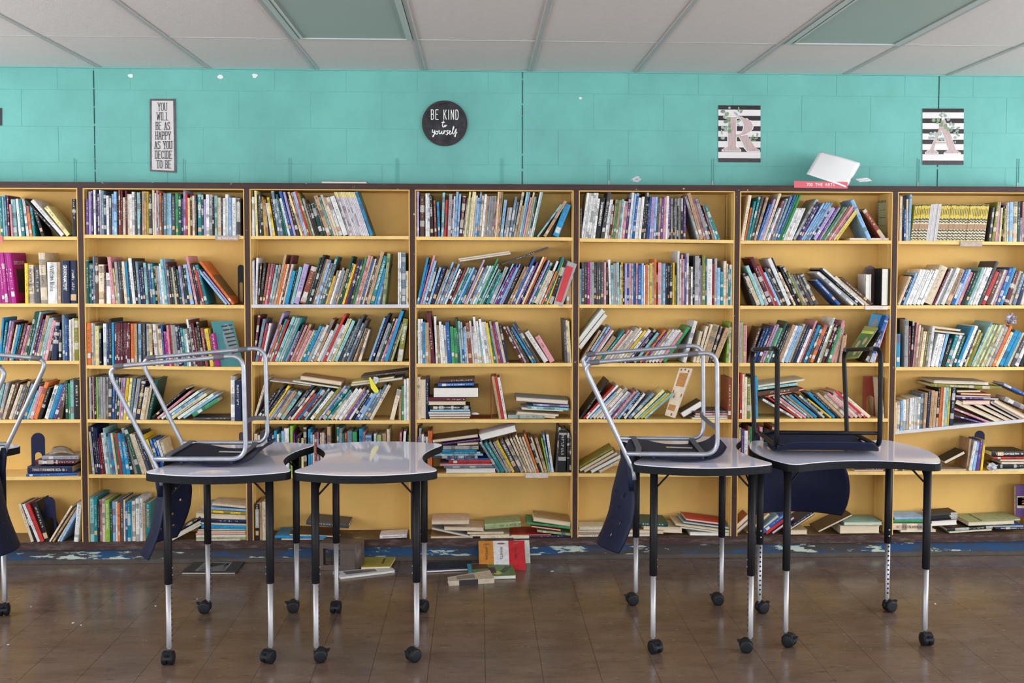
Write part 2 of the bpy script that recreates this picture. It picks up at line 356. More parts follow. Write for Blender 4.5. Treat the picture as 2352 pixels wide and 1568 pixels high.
for px,py,s in ((300,173,8),(506,175,9),(585,173,9),(1333,225,5)):
    p=onY(px,py,YW-.002); k=s/F_PX*YW
    poly=[(p.x+k*math.cos(a)*(.5+.12*math.sin(3*a+px))*1.4,p.z+k*math.sin(a)*.75*(.9 if math.sin(a)<0 else .55)) for a in [2*PI*i/14 for i in range(14)]]
    obj('paint_chip',merge([prismXZ(poly,YW-.0025,YW+.001)]),M['chip'],wb)
# remaining walls (behind and beside the camera) with daylight windows, those on the left added for fill
def wall_with_windows(name,axis,pos,a0,a1,wins,sign,label):
    sill,head=.98,2.46; P=[]
    def bx(u0,u1,z0,z1):
        P.append((boxv(u0,u1,min(pos,pos-sign*.15),max(pos,pos-sign*.15),z0,z1),BF) if axis=='y' else (boxv(min(pos,pos-sign*.15),max(pos,pos-sign*.15),u0,u1,z0,z1),BF))
    bx(a0,a1,0,sill); bx(a0,a1,head,ZC+.1); u=a0
    for c,wd in wins: bx(u,c-wd/2,sill,head); u=c+wd/2
    bx(u,a1,sill,head)
    return struct(name,merge(P),M['cream_wall'],label)
wall_with_windows('wall_rear','y',Y0,X0,X1,WINS_BACK,1,'cream window wall facing the bookcase')
wall_with_windows('wall_right','x',X1,Y0,YW,WINS_RIGHT,-1,'cream window wall at the side of the room')
wall_with_windows('wall_left','x',X0,Y0,YW,ADDED_WINS_LEFT,1,'cream wall with added windows at the other side of the room')
wn=0
for c,wd in WINS_BACK+WINS_RIGHT+ADDED_WINS_LEFT:
    wn+=1; back=wn<=len(WINS_BACK); xs_=X1+.04 if wn<=len(WINS_BACK)+len(WINS_RIGHT) else X0-.04
    def wb_(u0,u1,z0,z1):
        return (boxv(u0,u1,Y0-.06,Y0-.02,z0,z1),BF) if back else (boxv(xs_-.02,xs_+.02,u0,u1,z0,z1),BF)
    P=[wb_(c-wd/2,c-wd/2+.05,.98,2.46),wb_(c+wd/2-.05,c+wd/2,.98,2.46),wb_(c-.03,c+.03,.98,2.46),wb_(c-wd/2,c+wd/2,.98,1.03),wb_(c-wd/2,c+wd/2,2.41,2.46)]
    o=struct('window_%d'%wn,merge(P),M['lampframe'],'aluminium window frame in the cream wall')  # frames for the added left windows too
# ceiling: lay-in tiles in a tee grid
GX=[-1.535+.6125*k for k in range(-6,13)]; GY=[YW,5.158,3.94,2.72,1.50,.28,-.94,-2.16,Y0]
ceil=struct('ceiling',box(X0-.15,X1+.15,Y0-.15,YW+.15,ZC+.03,ZC+.12),M['tile_c'],'suspended ceiling of off-white lay-in tiles')
GX=[g for g in GX if X0<g<X1]; gx=[X0]+GX+[X1]; LAMPS=[]
far=[]
for j in range(len(GY)-1):
    y1,y0=GY[j],GY[j+1]
    for i in range(len(gx)-1):
        a,b=gx[i],gx[i+1]; xm=(a+b)/2
        lamp=(abs(xm+.62)<.2 or abs(xm-1.834)<.2 or abs(xm+3.07)<.2 or abs(xm-4.28)<.2) and j in (1,3,5)
        if lamp: LAMPS.append((a,b,y0,y1)); continue
        if j<2 and -3.5<xm<3.9: obj('ceiling_tile',box(a+.004,b-.004,y0+.003,y1-.003,ZC+.003+random.uniform(0,.002),ZC+.018),M['tile_c'],ceil)
        else: far.append((boxv(a+.004,b-.004,y0+.003,y1-.003,ZC+.003,ZC+.018),BF))
o=obj('ceiling_tiles_beyond',merge(far),M['tile_c'],ceil); o['kind']='stuff'
for g in GX: obj('grid_runner',box(g-.0105,g+.0105,Y0,YW,ZC-.0005,ZC+.02),M['tee'],ceil)
for g in GY[1:-1]:
    for a,b in zip(gx[:-1],gx[1:]):
        if g>3 and -3.5<(a+b)/2<3.9: obj('grid_cross_tee',box(a+.0105,b-.0105,g-.0045,g+.0045,ZC+.0018,ZC+.02),M['tee'],ceil)
obj('wall_angle',box(X0,X1,YW-.010,YW,ZC-.003,ZC+.004),M['mortar'],ceil)
for a,b,y0,y1 in LAMPS:
    t=empty('ceiling_light',((a+b)/2,(y0+y1)/2,ZC)); w2=(b-a)/2-.014; d2=(y1-y0)/2-.008
    where='above the round sign' if abs((a+b)/2+.62)<.2 else ('above the R poster' if abs((a+b)/2-1.834)<.2 else ('near the left wall' if a<0 else 'near the window wall'))
    k=sum(1 for q in LAMPS if q[0]==a and q[2]>y0)
    tag(t,'unlit recessed ceiling light with grey-green lens %s, %s from the block wall'%(where,('first','second','third')[k]),'ceiling light','recessed ceiling lights')
    fr=[(boxv(-w2,-w2+.028,-d2,d2,-.004,.014),BF),(boxv(w2-.028,w2,-d2,d2,-.004,.014),BF),(boxv(-w2+.028,w2-.028,-d2,-d2+.02,-.004,.014),BF),(boxv(-w2+.028,w2-.028,d2-.02,d2,-.004,.014),BF)]
    obj('frame',merge(fr),M['lampframe'],t); obj('lens',box(-w2+.028,w2-.028,-d2+.02,d2-.02,.002,.008),M['lens'],t)
    obj('hinge_bar',box(-w2+.036,-w2+.044,-d2+.02,d2-.02,-.006,.003),M['lampframe'],t)
# ================================================================== BOOKCASE
bc=empty('bookcase',(0,YF,0)); tag(bc,'long built-in bookcase painted yellow inside with chipped brown edges','bookcase')
def bpart(name,me,m): 
    for v in me.vertices: v.co.y-=YF
    return obj(name,me,m,bc)
DEP=.215; YB=YF+DEP
UPX=[-2.1725,-1.2705,-.3635,.5465,1.4535,2.3525]
UPX=[UPX[0]-.905]+UPX+[UPX[-1]+.895]
UW=.0138; TOPZ=2.112
def upz(): return .12
for i,x in enumerate(UPX):
    bpart('upright',box(x-UW,x+UW,YF,YB,.085,TOPZ-.002,.0012),M['brown'])
    # yellow side linings of the two bays meeting here
    for s in (-1,1):
        lin=bpart('side_lining',box(x+s*UW if s>0 else x-UW-.006,x+UW+.006 if s>0 else x-UW,YF+.003,YB,.125,2.078),M['yellow'])
        for yy in (.045,.165):
            xx=x+s*(UW+.0065)
            bpart('shelf_standard',merge([(boxv(min(xx,xx+s*.003),max(xx,xx+s*.003),YF+yy-.008,YF+yy-.0035,.14,2.07),BF),(boxv(min(xx,xx+s*.003),max(xx,xx+s*.003),YF+yy+.0035,YF+yy+.008,.14,2.07),BF)]),M['shelf'])
bpart('top_board',box(UPX[0]-.02,UPX[-1]+.02,YF-.004,YW-.001,2.080,TOPZ,.002),M['brown'])
bpart('top_lining',box(UPX[0],UPX[-1],YF+.004,YB,2.074,2.0795),M['yellow'])
for a,b in zip(UPX[:-1],UPX[1:]): bpart('back_panel',box(a,b,YB,YB+.012,.1,2.08),M['yellow'])
M['bottom']=chipped('worn_bottom_shelf',(.17,.105,.055),[((.06,.04,.03),.5,.7,5),((.35,.24,.11),.55,.7,9)],.6)
for a,b in zip(UPX[:-1],UPX[1:]): bpart('bottom_board',box(a+UW,b-UW,YF+.006,YB,.10,.1255),M['bottom'])
bpart('base_ledge',box(UPX[0]-.02,UPX[-1]+.02,YF-.008,YF+.008,.083,.1262,.002),M['brownworn'])
bpart('toe_kick',box(UPX[0]-.02,UPX[-1]+.02,YF+.012,YF+.03,.024,.085),M['kick'])
bpart('cove_base',box(UPX[0]-.02,UPX[-1]+.02,YF+.006,YF+.02,0,.026,.003),mat('dark_cove_base',(.062,.050,.042),.5,noise=.3,scale=12))
# shelves: measured heights of the front edge (px: left, right) per bay
SH=[[(541,543),(696,697),(827,828),(962,963),(1093,1094)],
    [(538.5,541.5),(697,700.5),(838.5,843),(962.5,967.5),(1089.6,1091)],
    [(541.5,541.8),(699,699),(830.8,830.8),(965.5,965.5),(1090,1090)],
    [(543,545),(699,699),(835,833.5),(963,963),(1088,1085)],
    [(547,551),(699,700.6),(834,833.5),(963,963),(1087.5,1087)],
    [(552,552),(702,702),(833.5,833.5),(962,961),(1082,1083)],
    [(553,556),(701,701),(843,843),(990,965.5),(1082.4,1082.4)]]
SHELFZ={}
for b in range(7):
    xa,xb_=UPX[b]+UW+.0065,UPX[b+1]-UW-.0065
    for r in range(5):
        pl,pr_=SH[b][r]; cxp=[181,190,570,952,1327,1698,2064][b]; cxr=[178,560,941,1318,1688,2048,2440][b]
        zl=onY(cxp,pl,YF).z; zr=onY(cxr,pr_,YF).z
        if b==0: zl=zr
        if b==6: zr=onY(2440,pr_+(pr_-pl)*.3 if r==3 else pr_,YF).z if r==3 else zl-(.004 if r==0 else 0)
        SHELFZ[(r,b)]=(xa,zl,xb_,zr); T=.0185
        m=M['greyshelf'] if (r,b) in ((1,2),(3,6)) else M['shelf']
        V=[(xa,YF+.002,zl-T),(xb_,YF+.002,zr-T),(xb_,YB,zr-T),(xa,YB,zl-T),(xa,YF+.002,zl),(xb_,YF+.002,zr),(xb_,YB,zr),(xa,YB,zl)]
        bpart('shelf',pyd('shelf',V,BF),m)
        for xx,zz,s in ((xa,zl,1),(xb_,zr,-1)):    # wire clips under each shelf end
            bpart('shelf_clip',merge([tube([(xx+s*.001,YF+.02,zz-T-.002),(xx+s*.022,YF+.02,zz-T-.004),(xx+s*.006,YF+.02,zz-T-.014)],.0016,6)]),M['shelf'])
    SHELFZ[(5,b)]=(xa,.1258,xb_,.1258)
def shelf_z(r,b,x):
    xa,za,xb_,zb=SHELFZ[(r,b)]; t=(x-xa)/(xb_-xa); return za+(zb-za)*t
# shelf-edge label plates
def plate(px0,px1,py0,py1,m,name,label,txt=None,tm=None):
    a=onY(px0,py1,YF-.002); b_=onY(px1,py0,YF-.002)
    o=obj(name,box(a.x,b_.x,YF-.0045,YF-.0015,a.z,b_.z,.0006),m); tag(o,label,'label')
    if txt:
        t=obj('lettering',text_mesh(txt,width=(b_.x-a.x)*.82,height=(b_.z-a.z)*.5),tm or M['inkk'],o,((a.x+b_.x)/2,YF-.0048,(a.z+b_.z)/2),(PI/2,0,0))
    return o
plate(495,548,541,551.5,M['plate'],'shelf_label','faded brown shelf label under the white books below the quote sign','300  Social Sciences',M['inkw'])
plate(1987,2039,702.5,710.5,M['platew'],'shelf_label','pale torn shelf label below the dark leaning books')
plate(2205,2256,554.5,565.5,M['plate'],'shelf_label','grey brown shelf label under the yellow and black magazines')
plate(1207,1259,1086,1097,M['platew'],'shelf_label','pale shelf label with a white scrap on the lowest full shelf')
plate(-40,6,541,556,M['redsign'],'shelf_label','red shelf label cut off at the edge beside yellow book')
# ================================================================== DESKS
def desk_outline():
    R=[]
    for k in range(13):
        y=-.262+.524*k/12; R.append((.222+.085*(y/.3)**2,y))
    cor=[(.2965,.288),(.2975,.303),(.293,.318),(.283,.331),(.266,.342)]
    end=[(x,.406-.9*x*x) for x in (.235,.19,.14,.08,.0,-.08,-.14,-.19,-.235)]
    top=R+cor+end+[(-x,y) for x,y in reversed(cor)]
    left=[(-x,y) for x,y in reversed(R)]
    bot=[(-x,-y) for x,y in cor]+[(-x,-y) for x,y in end]+[(x,-y) for x,y in reversed(cor)]
    return top+left+bot
OUT=desk_outline()
def shrink(poly,d):
    n=len(poly); out=[]
    for i in range(n):
        a=Vector(poly[i-1]);b=Vector(poly[i]);c=Vector(poly[(i+1)%n]); t=(c-a).normalized(); out.append((b.x-t.y*d,b.y+t.x*d))
    return out
def caster(parent,x,y,ang,sx):
    r=.0275; c=empty('caster',(x,y,0),(0,0,ang)); c.parent=parent
    wh=lathe([(.006,-.013),(.022,-.0128),(.0265,-.010),(r,-.004),(r,.006),(.025,.009),(.02,.010),(.004,.0104)],20,'y')
    for s in (-1,1):
        me=pyd('wheel',[(vx+.017,vy*s*1.0+s*.0145,vz+r) for vx,vy,vz in wh[0]],wh[1] if s>0 else [tuple(reversed(q)) for q in wh[1]],True); obj('wheel',me,M['castor'],c)
    hood=[]
    for k in range(9):
        a=PI*(.02+.86*k/8); hood.append((.017+.0305*math.cos(a),r+.0305*math.sin(a)))
    hood+=[(.017+.024*math.cos(a),r+.024*math.sin(a)) for a in [PI*(.88-.86*k/8) for k in range(9)]]
    V,Fq=prismXZ(hood,-.020,.020); obj('hood',pyd('hood',V,Fq),M['castor'],c)
    V,Fq=prismXZ([(.040,.050),(.056,.053),(.055,.046),(.045,.040)],-.008,.008); obj('brake_lever',pyd('brake_lever',V,Fq),M['castor'],c)
    V,Fq=lathe([(.006,.046),(.006,.058),(.0088,.060),(.0088,.068)],12); obj('stem',pyd('stem',V,Fq,True),M['legsteel'],c)
def desk(name,x,y,rot,ztop,angs,label):
    t=empty(name,(x,y,0),(0,0,rot)); tag(t,label,'desk','hourglass classroom desks')
    V,Fq=prism(shrink(OUT,.0025),ztop-.004,ztop); obj('desktop',pyd('desktop',V,Fq),M['top'],t)
    V,Fq=prism(OUT,ztop-.035,ztop-.0035); obj('edge_band',pyd('edge_band',V,Fq),M['blackedge'],t)
    zb=ztop-.035; k=0
    for (lx,ly) in ((-.21,-.31),(.21,-.31),(-.21,.31),(.21,.31)):
        V,Fq=lathe([(.0158,.335),(.0168,.337),(.0168,zb)],18); obj('leg_sleeve',pyd('leg_sleeve',[(a+lx,b+ly,c) for a,b,c in V],Fq,True),M['blacksteel'],t)
        V,Fq=lathe([(.0118,.066),(.0122,.068),(.0122,.345)],16); lt=obj('leg',pyd('leg',[(a+lx,b+ly,c) for a,b,c in V],Fq,True),M['legsteel'],t)
        s=1 if lx<0 else -1
        P=[]
        for q in range(11):
            z=.095+.0225*q; dv,df=lathe([(.0046,0),(.0046,.0012),(.0022,.0016)],8,'x'); P.append(([(lx+s*(.0117+a),ly+b,z+c) for a,b,c in dv],df))
        obj('adjuster_holes',merge(P),M['blacksteel'],lt)
        P=[]
        for q in (0,1):
            dv,df=lathe([(.004,0),(.004,.002),(.002,.003)],10,'x'); P.append(([(lx+s*(.0166+a),ly+b,.372+.030*q+c) for a,b,c in dv],df))
        obj('leg_screw',merge(P[:1]),M['legsteel'],t); obj('leg_screw',merge(P[1:]),M['legsteel'],t)
        for dx,dy in ((s*.075,0),(s*.02,-.075 if ly>0 else .075)):
            V,Fq=tube([(lx,ly,zb-.075),(lx+dx*.25,ly+dy*.25,zb-.06),(lx+dx,ly+dy,zb+.002)],.0042,8); obj('brace',pyd('brace',V,Fq,True),M['blacksteel'],t)
        caster(t,lx,ly,angs[k]-rot,1); k+=1
    return t
R_=math.radians
desk('classroom_desk',-1.078,4.571,0,.806,(R_(-90),R_(-120),R_(180),R_(185)),'grey topped hourglass desk carrying an upturned silver chair, beside the bare desk')
desk('classroom_desk',-.468,4.563,0,.806,(R_(10),R_(215),R_(265),R_(240)),'bare grey topped hourglass desk with nothing standing on it')
desk('classroom_desk',.972,4.612,R_(-2),.818,(R_(-60),R_(170),R_(190),R_(180)),'grey topped hourglass desk carrying the upturned silver chair beside the black framed one')
desk('classroom_desk',1.655,4.573,R_(-90),.818,(R_(20),R_(-40),R_(15),R_(-85)),'grey topped hourglass desk turned crosswise, carrying the upturned black framed chair')
desk('classroom_desk',-2.46,4.585,0,.806,(R_(0),R_(40),R_(120),R_(-80)),'grey topped hourglass desk cut off at the edge of the photo')
# ================================================================== CHAIRS (upturned: seat down on the desk, runners in the air)
def catmull(P,n):
    out=[]; m=len(P)
    for i in range(n+1):
        s=i/n*(m-1); k=min(int(s),m-2); t=s-k
        p0,p1,p2,p3=P[max(k-1,0)],P[k],P[k+1],P[min(k+2,m-1)]
        out.append(tuple(.5*((2*b)+(-a+c)*t+(2*a-5*b+4*c-d)*t*t+(-a+3*b-3*c+d)*t**3) for a,b,c,d in zip(p0,p1,p2,p3)))
    return out
def sheet(prof,nu,nv,holes=None,bend=None,thick=.0055):
    G=catmull(prof,nu); V=[];Fq=[]
    nrm=[]
    for i in range(nu+1):
        a=G[max(i-1,0)];b=G[min(i+1,nu)]; d=Vector((b[0]-a[0],b[1]-a[1])).normalized(); nrm.append(Vector((-d.y,d.x)))
    for lay in (0,1):
        for i,(x,z,hw) in enumerate(G):
            for j in range(nv+1):
                t=-1+2*j/nv; dx,dz=bend(i/nu,t) if bend else (0,0)
                V.append((x+dx+nrm[i].x*thick*lay,t*hw,z+dz+nrm[i].y*thick*lay))
    S=(nu+1)*(nv+1); keep=set((i,j) for i in range(nu) for j in range(nv))
    if holes: keep-=set(holes)
    idx=lambda i,j,l:l*S+i*(nv+1)+j
    for (i,j) in keep:
        Fq.append((idx(i,j,0),idx(i,j+1,0),idx(i+1,j+1,0),idx(i+1,j,0))); Fq.append((idx(i,j,1),idx(i+1,j,1),idx(i+1,j+1,1),idx(i,j+1,1)))
        for (di,dj,e) in ((-1,0,((i,j),(i,j+1))),(1,0,((i+1,j+1),(i+1,j))),(0,-1,((i+1,j),(i,j))),(0,1,((i,j+1),(i+1,j+1)))):
            if (i+di,j+dj) not in keep:
                (a,b),(c,d)=e; Fq.append((idx(c,d,0),idx(a,b,0),idx(a,b,1),idx(c,d,1)))
    return pyd('sheet',V,Fq,True)
def chair(x,y,z,rot,sc,frame_m,label,holes=True,bar=False,sticker=True,wmul=1.0,bs=0.0):
    t=empty('stacking_chair',(x,y,z),(0,0,rot)); t.scale=(sc,sc*wmul,sc); tag(t,label,'chair','upturned classroom chairs')
    seat=[(.045,.060,.165),(.022,.034,.188),(-.02,.016,.198),(-.09,.0065,.2),(-.18,.0085,.198),(-.255,.024,.188),(-.318,.036,.176)]
    me=sheet(seat,26,20,None,lambda s,v:(0,.006-.012*0*v*v-.005*v**4+.004))
    obj('seat',me,M['navy'],t)
    back=[(-.322,.0405,.172),(-.350,.034,.166),(-.370,.004,.163),(-.383,-.06,.165),(-.389,-.13,.182),(-.396,-.2,.200),(-.409,-.27,.207),(-.434,-.34,.203),(-.462,-.398,.188)]
    if bs:
        seat=[(a-(bs if a<-.25 else bs*.5 if a<-.15 else 0),b,c) for a,b,c in seat]; back=[(a-bs,b,c) for a,b,c in back]
    H=[]
    if holes:
        for i in (26,31,36,41):
            for j in (4,9,14,19,24): H.append((i,j+(2 if i in (31,41) else 0)))
    obj('backrest',sheet(back,48,30,H,lambda s,v:(.085*(v*v-.5)*max(0,min(1,(s-.12)*2.2)),0)),M['navy'],t)
    prof=[(-.385,.037),(-.03,.037),(0,.075),(-.003,.40),(-.02,.468),(-.08,.474),(-.50,.432),(-.553,.424),(-.566,.372),(-.37,-.002),(-.345,-.06)]
    P=[prof[0]]+[(p.x,p.y) for p in fillet([Vector((a,b,0)) for a,b in ((-.30,.037),(.003,.037),(-.004,.477),(-.577,.425),(-.356-bs*1.2,-.035),(-.352-bs*1.1,-.075))],.062,7)]
    for s in (-1,1):
        V,Fq=tube([(a,s*.198,b) for a,b in P],.0098,10); fr=obj('side_frame',pyd('side_frame',V,Fq,True),frame_m,t)
        for gx in (-.105,-.525):
            gz=.477+(gx+.004)*(.052/.573); d=Vector((-.573,0,-.052)).normalized()*.022; c=Vector((gx,s*.198,gz))
            V,Fq=tube([c-d,c-d*.8,c+d*.8,c+d],[.010,.0122,.0122,.010],10); obj('glide',pyd('glide',V,Fq,True),M['rubber'],fr)
        V,Fq=tube([(-.375-bs,s*.185,.02),(-.372-bs,s*.19,-.02),(-.366-bs,s*.19,-.075),(-.362-bs,s*.188,-.125)],[.011,.0145,.015,.012],10); obj('frame_sleeve',pyd('frame_sleeve',V,Fq,True),M['navy'],t)
    for bx in (-.335,-.055):
        zz=.024 if bx<-.2 else 0
        pts=[(bx,-.198,.040),(bx+.006,-.15,.028+zz),(bx+.008,0,.026+zz),(bx+.006,.15,.028+zz),(bx,.198,.040)]
        V=[];Fq=[]
        for i,p in enumerate(pts):
            V+=[(p[0]-.012,p[1],p[2]),(p[0]+.012,p[1],p[2]),(p[0]+.012,p[1],p[2]+.004),(p[0]-.012,p[1],p[2]+.004)]
            if i: q=4*(i-1); Fq+=[(q+k,q+(k+1)%4,q+4+(k+1)%4,q+4+k) for k in range(4)]
        Fq+=[(3,2,1,0),(16,17,18,19)]
        obj('seat_strap',pyd('seat_strap',V,Fq),M['rubber'] if frame_m is M['chrome'] else frame_m,t)
    if bar:
        V,Fq=tube([(0,-.198,.10),(0,.198,.10)],.008,10); obj('crossbar',pyd('crossbar',V,Fq,True),frame_m,t)
    else:
        pts=smooth_path([(-.004,-.198,.15),(-.03,-.1,.168),(-.036,0,.172),(-.03,.1,.168),(-.004,.198,.15)],2)
        V=[];Fq=[]
        for i,p in enumerate(pts):
            V+=[(p.x-.002,p.y,p.z-.010),(p.x+.002,p.y,p.z-.010),(p.x+.002,p.y,p.z+.010),(p.x-.002,p.y,p.z+.010)]
            if i: q=4*(i-1); Fq+=[(q+k,q+(k+1)%4,q+4+(k+1)%4,q+4+k) for k in range(4)]
        obj('stretcher',pyd('stretcher',V,Fq),M['rubber'],t)
    if sticker:
        st=obj('sticker',box(-.175,-.075,.035,.065,.0185,.0192),M['platew'],t); st.rotation_euler=(0,0,-.12)
        st2=obj('sticker_end',box(-.215,-.176,.035,.065,.0185,.0192),mat('lime_label',(.55,.62,.16),.5),t); st2.rotation_euler=(0,0,-.12)
    for bx in (-.27,-.06):
        for s in (-1,1):
            V,Fq=lathe([(.007,.012),(.009,.018),(.007,.030)],10); obj('rivet',pyd('rivet',[(a+bx,b+s*.192,c) for a,b,c in V],Fq,True),M['navy'],t)
    return t
chair(-.978,4.533,.806,R_(-1.5),1.0,M['chrome'],'upturned silver framed chair with navy shell on desk nearest the bare desk')
chair(1.035,4.508,.818,R_(-4),1.0,M['chrome'],'upturned silver framed chair with navy shell next to the black framed chair')
chair(1.560,4.475,.818,R_(-94),1.0,M['blacksteel'],'upturned chair with black frame and navy shell on crosswise desk',holes=False,bar=True,wmul=1.15,bs=.11)
chair(-2.535,4.533,.806,PI,1.0,M['chrome'],'upturned silver framed chair with perforated navy back cut off at photo edge',sticker=False)
# ================================================================== BOOKS
PAL={'W':((.70,.70,.69),'white'),'w':((.55,.54,.50),'off-white'),'C':((.66,.55,.40),'cream'),'T':((.42,.27,.15),'tan'),'N':((.085,.042,.026),'brown'),'K':((.012,.012,.013),'black'),
'G':((.012,.070,.050),'dark green'),'g':((.045,.28,.10),'green'),'L':((.26,.46,.06),'lime green'),'E':((.012,.19,.21),'teal'),'A':((.25,.48,.48),'aqua'),'B':((.02,.10,.34),'blue'),
'b':((.24,.43,.66),'light blue'),'S':((.015,.26,.50),'bright blue'),'D':((.010,.018,.060),'navy'),'P':((.10,.045,.20),'purple'),'p':((.38,.30,.52),'lilac'),'M':((.34,.008,.19),'magenta'),
'R':((.46,.03,.03),'red'),'r':((.10,.014,.026),'maroon'),'I':((.60,.26,.30),'pink'),'O':((.68,.16,.035),'orange'),'Y':((.70,.48,.03),'yellow'),'y':((.70,.62,.28),'pale yellow'),
'H':((.32,.32,.32),'grey'),'h':((.060,.060,.066),'charcoal'),'U':((.13,.20,.27),'slate blue'),'V':((.19,.19,.035),'olive'),'Q':((.26,.060,.030),'brick red'),'e':((.30,.36,.16),'sage green'),
'j':((.64,.59,.64),'striped')}
DARK=set('NKGDPrhBVQEUM')
VW={'a':(0,400,3.92),'c':(560,400,4.9),'d':(930,400,4.9),'e':(1310,400,4.9),'f':(1680,400,4.9),'g':(2040,400,4.9),
'h':(0,690,4.9),'i':(180,690,4.9),'j':(560,690,4.9),'k':(940,690,4.9),'l':(1310,690,4.9),'m':(1680,690,4.9),'n':(2040,690,4.9),
'o':(0,960,4.9),'p':(180,960,4.9),'q':(560,960,4.9),'r':(940,960,4.9),'s':(1310,960,4.9),'t':(1680,960,4.9),'u':(2040,960,4.9)}
# standing: base-left, base width, top, lean, colour+sticker [|title|ink]  (measured on enlarged views)
ST=[]
def cell(r,b,v,base,s): ST.append((r,b,v,base,s))
cell(0,0,'a',555,"8 25 195 -14 Ew;34 14 200 -12 A.;48 24 180 -18 bt;75 14 190 -8 r.;102 16 265 -14 I.;118 40 220 -15 Aw;172 22 215 -25 Ww;198 30 220 -28 Ew;238 26 215 -35 Ww;270 24 280 -28 Ow;298 24 280 -26 E.;375 30 320 -72 Kt;520 30 212 -312 K.;550 44 220 -285 W.;602 46 278 -215 yt;654 34 215 0 Kw")
cell(0,1,'a',548,"778 22 225 -3 Pt;802 22 160 -2 p.;825 12 155 0 P.;847 18 140 0 Ww;866 18 145 0 Dw;884 14 180 0 Pt;898 14 105 -2 W.;914 24 150 -2 Uw;938 22 190 0 D.;962 22 195 -2 Ww;988 18 200 0 h.;1012 18 180 0 bw;1030 24 158 0 bw;1058 14 200 0 K.;1074 14 125 -4 Q.;1092 14 150 0 r.;1108 24 210 -2 Cw;1134 14 150 -2 r.;1150 20 180 0 Ct;1170 22 180 0 Wt;1192 24 160 0 Ww;1218 16 180 0 h.;1238 24 165 0 Aw;1262 16 170 0 Dt;1282 22 155 0 Tt;1304 14 155 0 Tt;1318 22 155 0 Yt;1342 30 180 0 h.;1376 18 120 -2 C.;1396 14 170 0 Ww;1412 14 135 -2 Iw;1426 12 180 0 A.;1440 16 168 -2 Ow;1460 14 190 0 h.;1476 24 170 0 Uw;1500 24 170 0 Aw;1524 22 170 0 bw;1550 28 190 0 ht;1582 26 170 -2 gt;1610 24 175 0 G.;1636 16 215 0 Pw;1654 20 138 4 pw;1676 16 175 3 Rw;1694 20 210 2 yw;1716 16 185 2 rw;1734 22 190 4 Ct;1758 14 180 3 h.;1784 32 165 0 Et|GOLDEN DOOR|W;1818 18 180 0 G.;1838 18 222 0 pw;1858 28 178 0 Ww;1888 24 178 0 Ww;1912 16 190 0 K.;1934 22 188 0 At;1958 34 205 0 Ct;1994 14 215 0 h.;2010 20 210 0 Ww;2032 26 175 0 Ww;2062 26 205 0 bw;2092 38 205 0 Ww;2132 34 210 0 h.")
cell(1,0,'a',1158,"-5 26 700 -32 Mw;22 28 700 -35 Mw;50 28 700 -38 Mw;79 28 700 -40 Mw;108 40 700 -44 Mw;228 28 795 -4 Y.;260 56 810 -8 C.|ROSEY LIFE|K;318 50 825 0 ht;372 58 700 -18 C.;432 90 785 -6 W.|William Blake|K;524 28 785 0 Tt;556 74 770 -6 D.|GRAY'S ANATOMY|W;632 66 770 0 Dt")
cell(1,1,'a',1163,"758 22 775 0 A.;780 24 780 0 G.;804 24 800 0 Ew;828 12 800 0 Dw;842 16 738 0 Uw;860 30 745 0 N.;892 48 810 0 Ct;942 14 820 0 N.;958 46 885 0 Ww;1012 30 740 -40 Iw;1044 18 840 -30 y.;1062 24 785 -28 Hw;1086 20 780 -20 h.;1106 18 780 -18 K.;1124 24 780 -25 Ct;1150 22 782 -25 St;1174 22 780 -24 h.;1196 28 750 -36 W.;1226 20 750 -32 Kw;1248 22 780 -26 Uw;1272 20 850 -20 Dw;1293 22 830 -22 Dt;1316 22 790 -22 A.;1340 20 790 -22 h.;1361 20 795 -25 Bt;1382 21 795 -25 E.;1404 20 820 -22 Kt;1424 20 815 -25 Tw;1445 18 820 -26 bw;1464 22 795 -30 Ww;1487 24 755 -42 Aw;1512 22 755 -42 bw;1535 17 780 -38 rw;1553 22 820 -34 Gt;1576 21 830 -32 Cw;1598 22 815 -40 Kt;1622 22 850 -36 G.;1646 21 815 -40 pt;1668 21 825 -40 G.;1690 21 820 -38 Kw;1712 36 800 -60 bt;1760 22 725 -84 Iw;1786 18 790 -72 K.;1806 16 800 -70 r.;1824 18 850 -66 Rw;1844 34 800 -90 Ew;2030 26 835 -262 bw;2062 18 860 -240 pw;2090 28 770 -300 Ow")
cell(0,2,'c',690,"75 20 250 -5 Ww;97 25 250 -4 Ww;135 26 140 -14 y.;162 18 230 -8 K.;182 18 220 -10 hw;203 22 240 -16 K.;228 24 250 -34 Yt;252 28 280 -30 Tt;282 18 320 -30 K.;302 26 320 -52 Ww;330 26 255 -68 Yw;360 24 270 -56 K.;388 30 180 -78 Uw;419 27 270 -66 U.;447 28 220 -86 Gt;477 22 265 -80 E.;503 22 265 -98 Wt;528 34 180 -133 Bt;565 24 195 -122 pw;592 44 265 -105 Nw;642 24 195 -148 yt;668 18 200 -138 Iw;688 17 195 -138 bw;706 17 190 -140 Ww;724 24 185 -146 Rt;752 26 205 -150 V.;780 22 265 -125 Hw;803 24 320 -105 N.;829 26 320 -106 Kw;858 50 320 -115 Gw;911 26 250 -142 hw;940 48 230 -155 Tw;990 26 250 -152 Aw;1018 27 225 -156 Cw;1047 26 250 -150 Ct;1076 42 250 -152 Wt;1122 56 235 -156 W.;"+";".join("%d 17 195 -165 jw"%(1182+18*k) for k in range(13))+";1424 34 140 -193 S.")
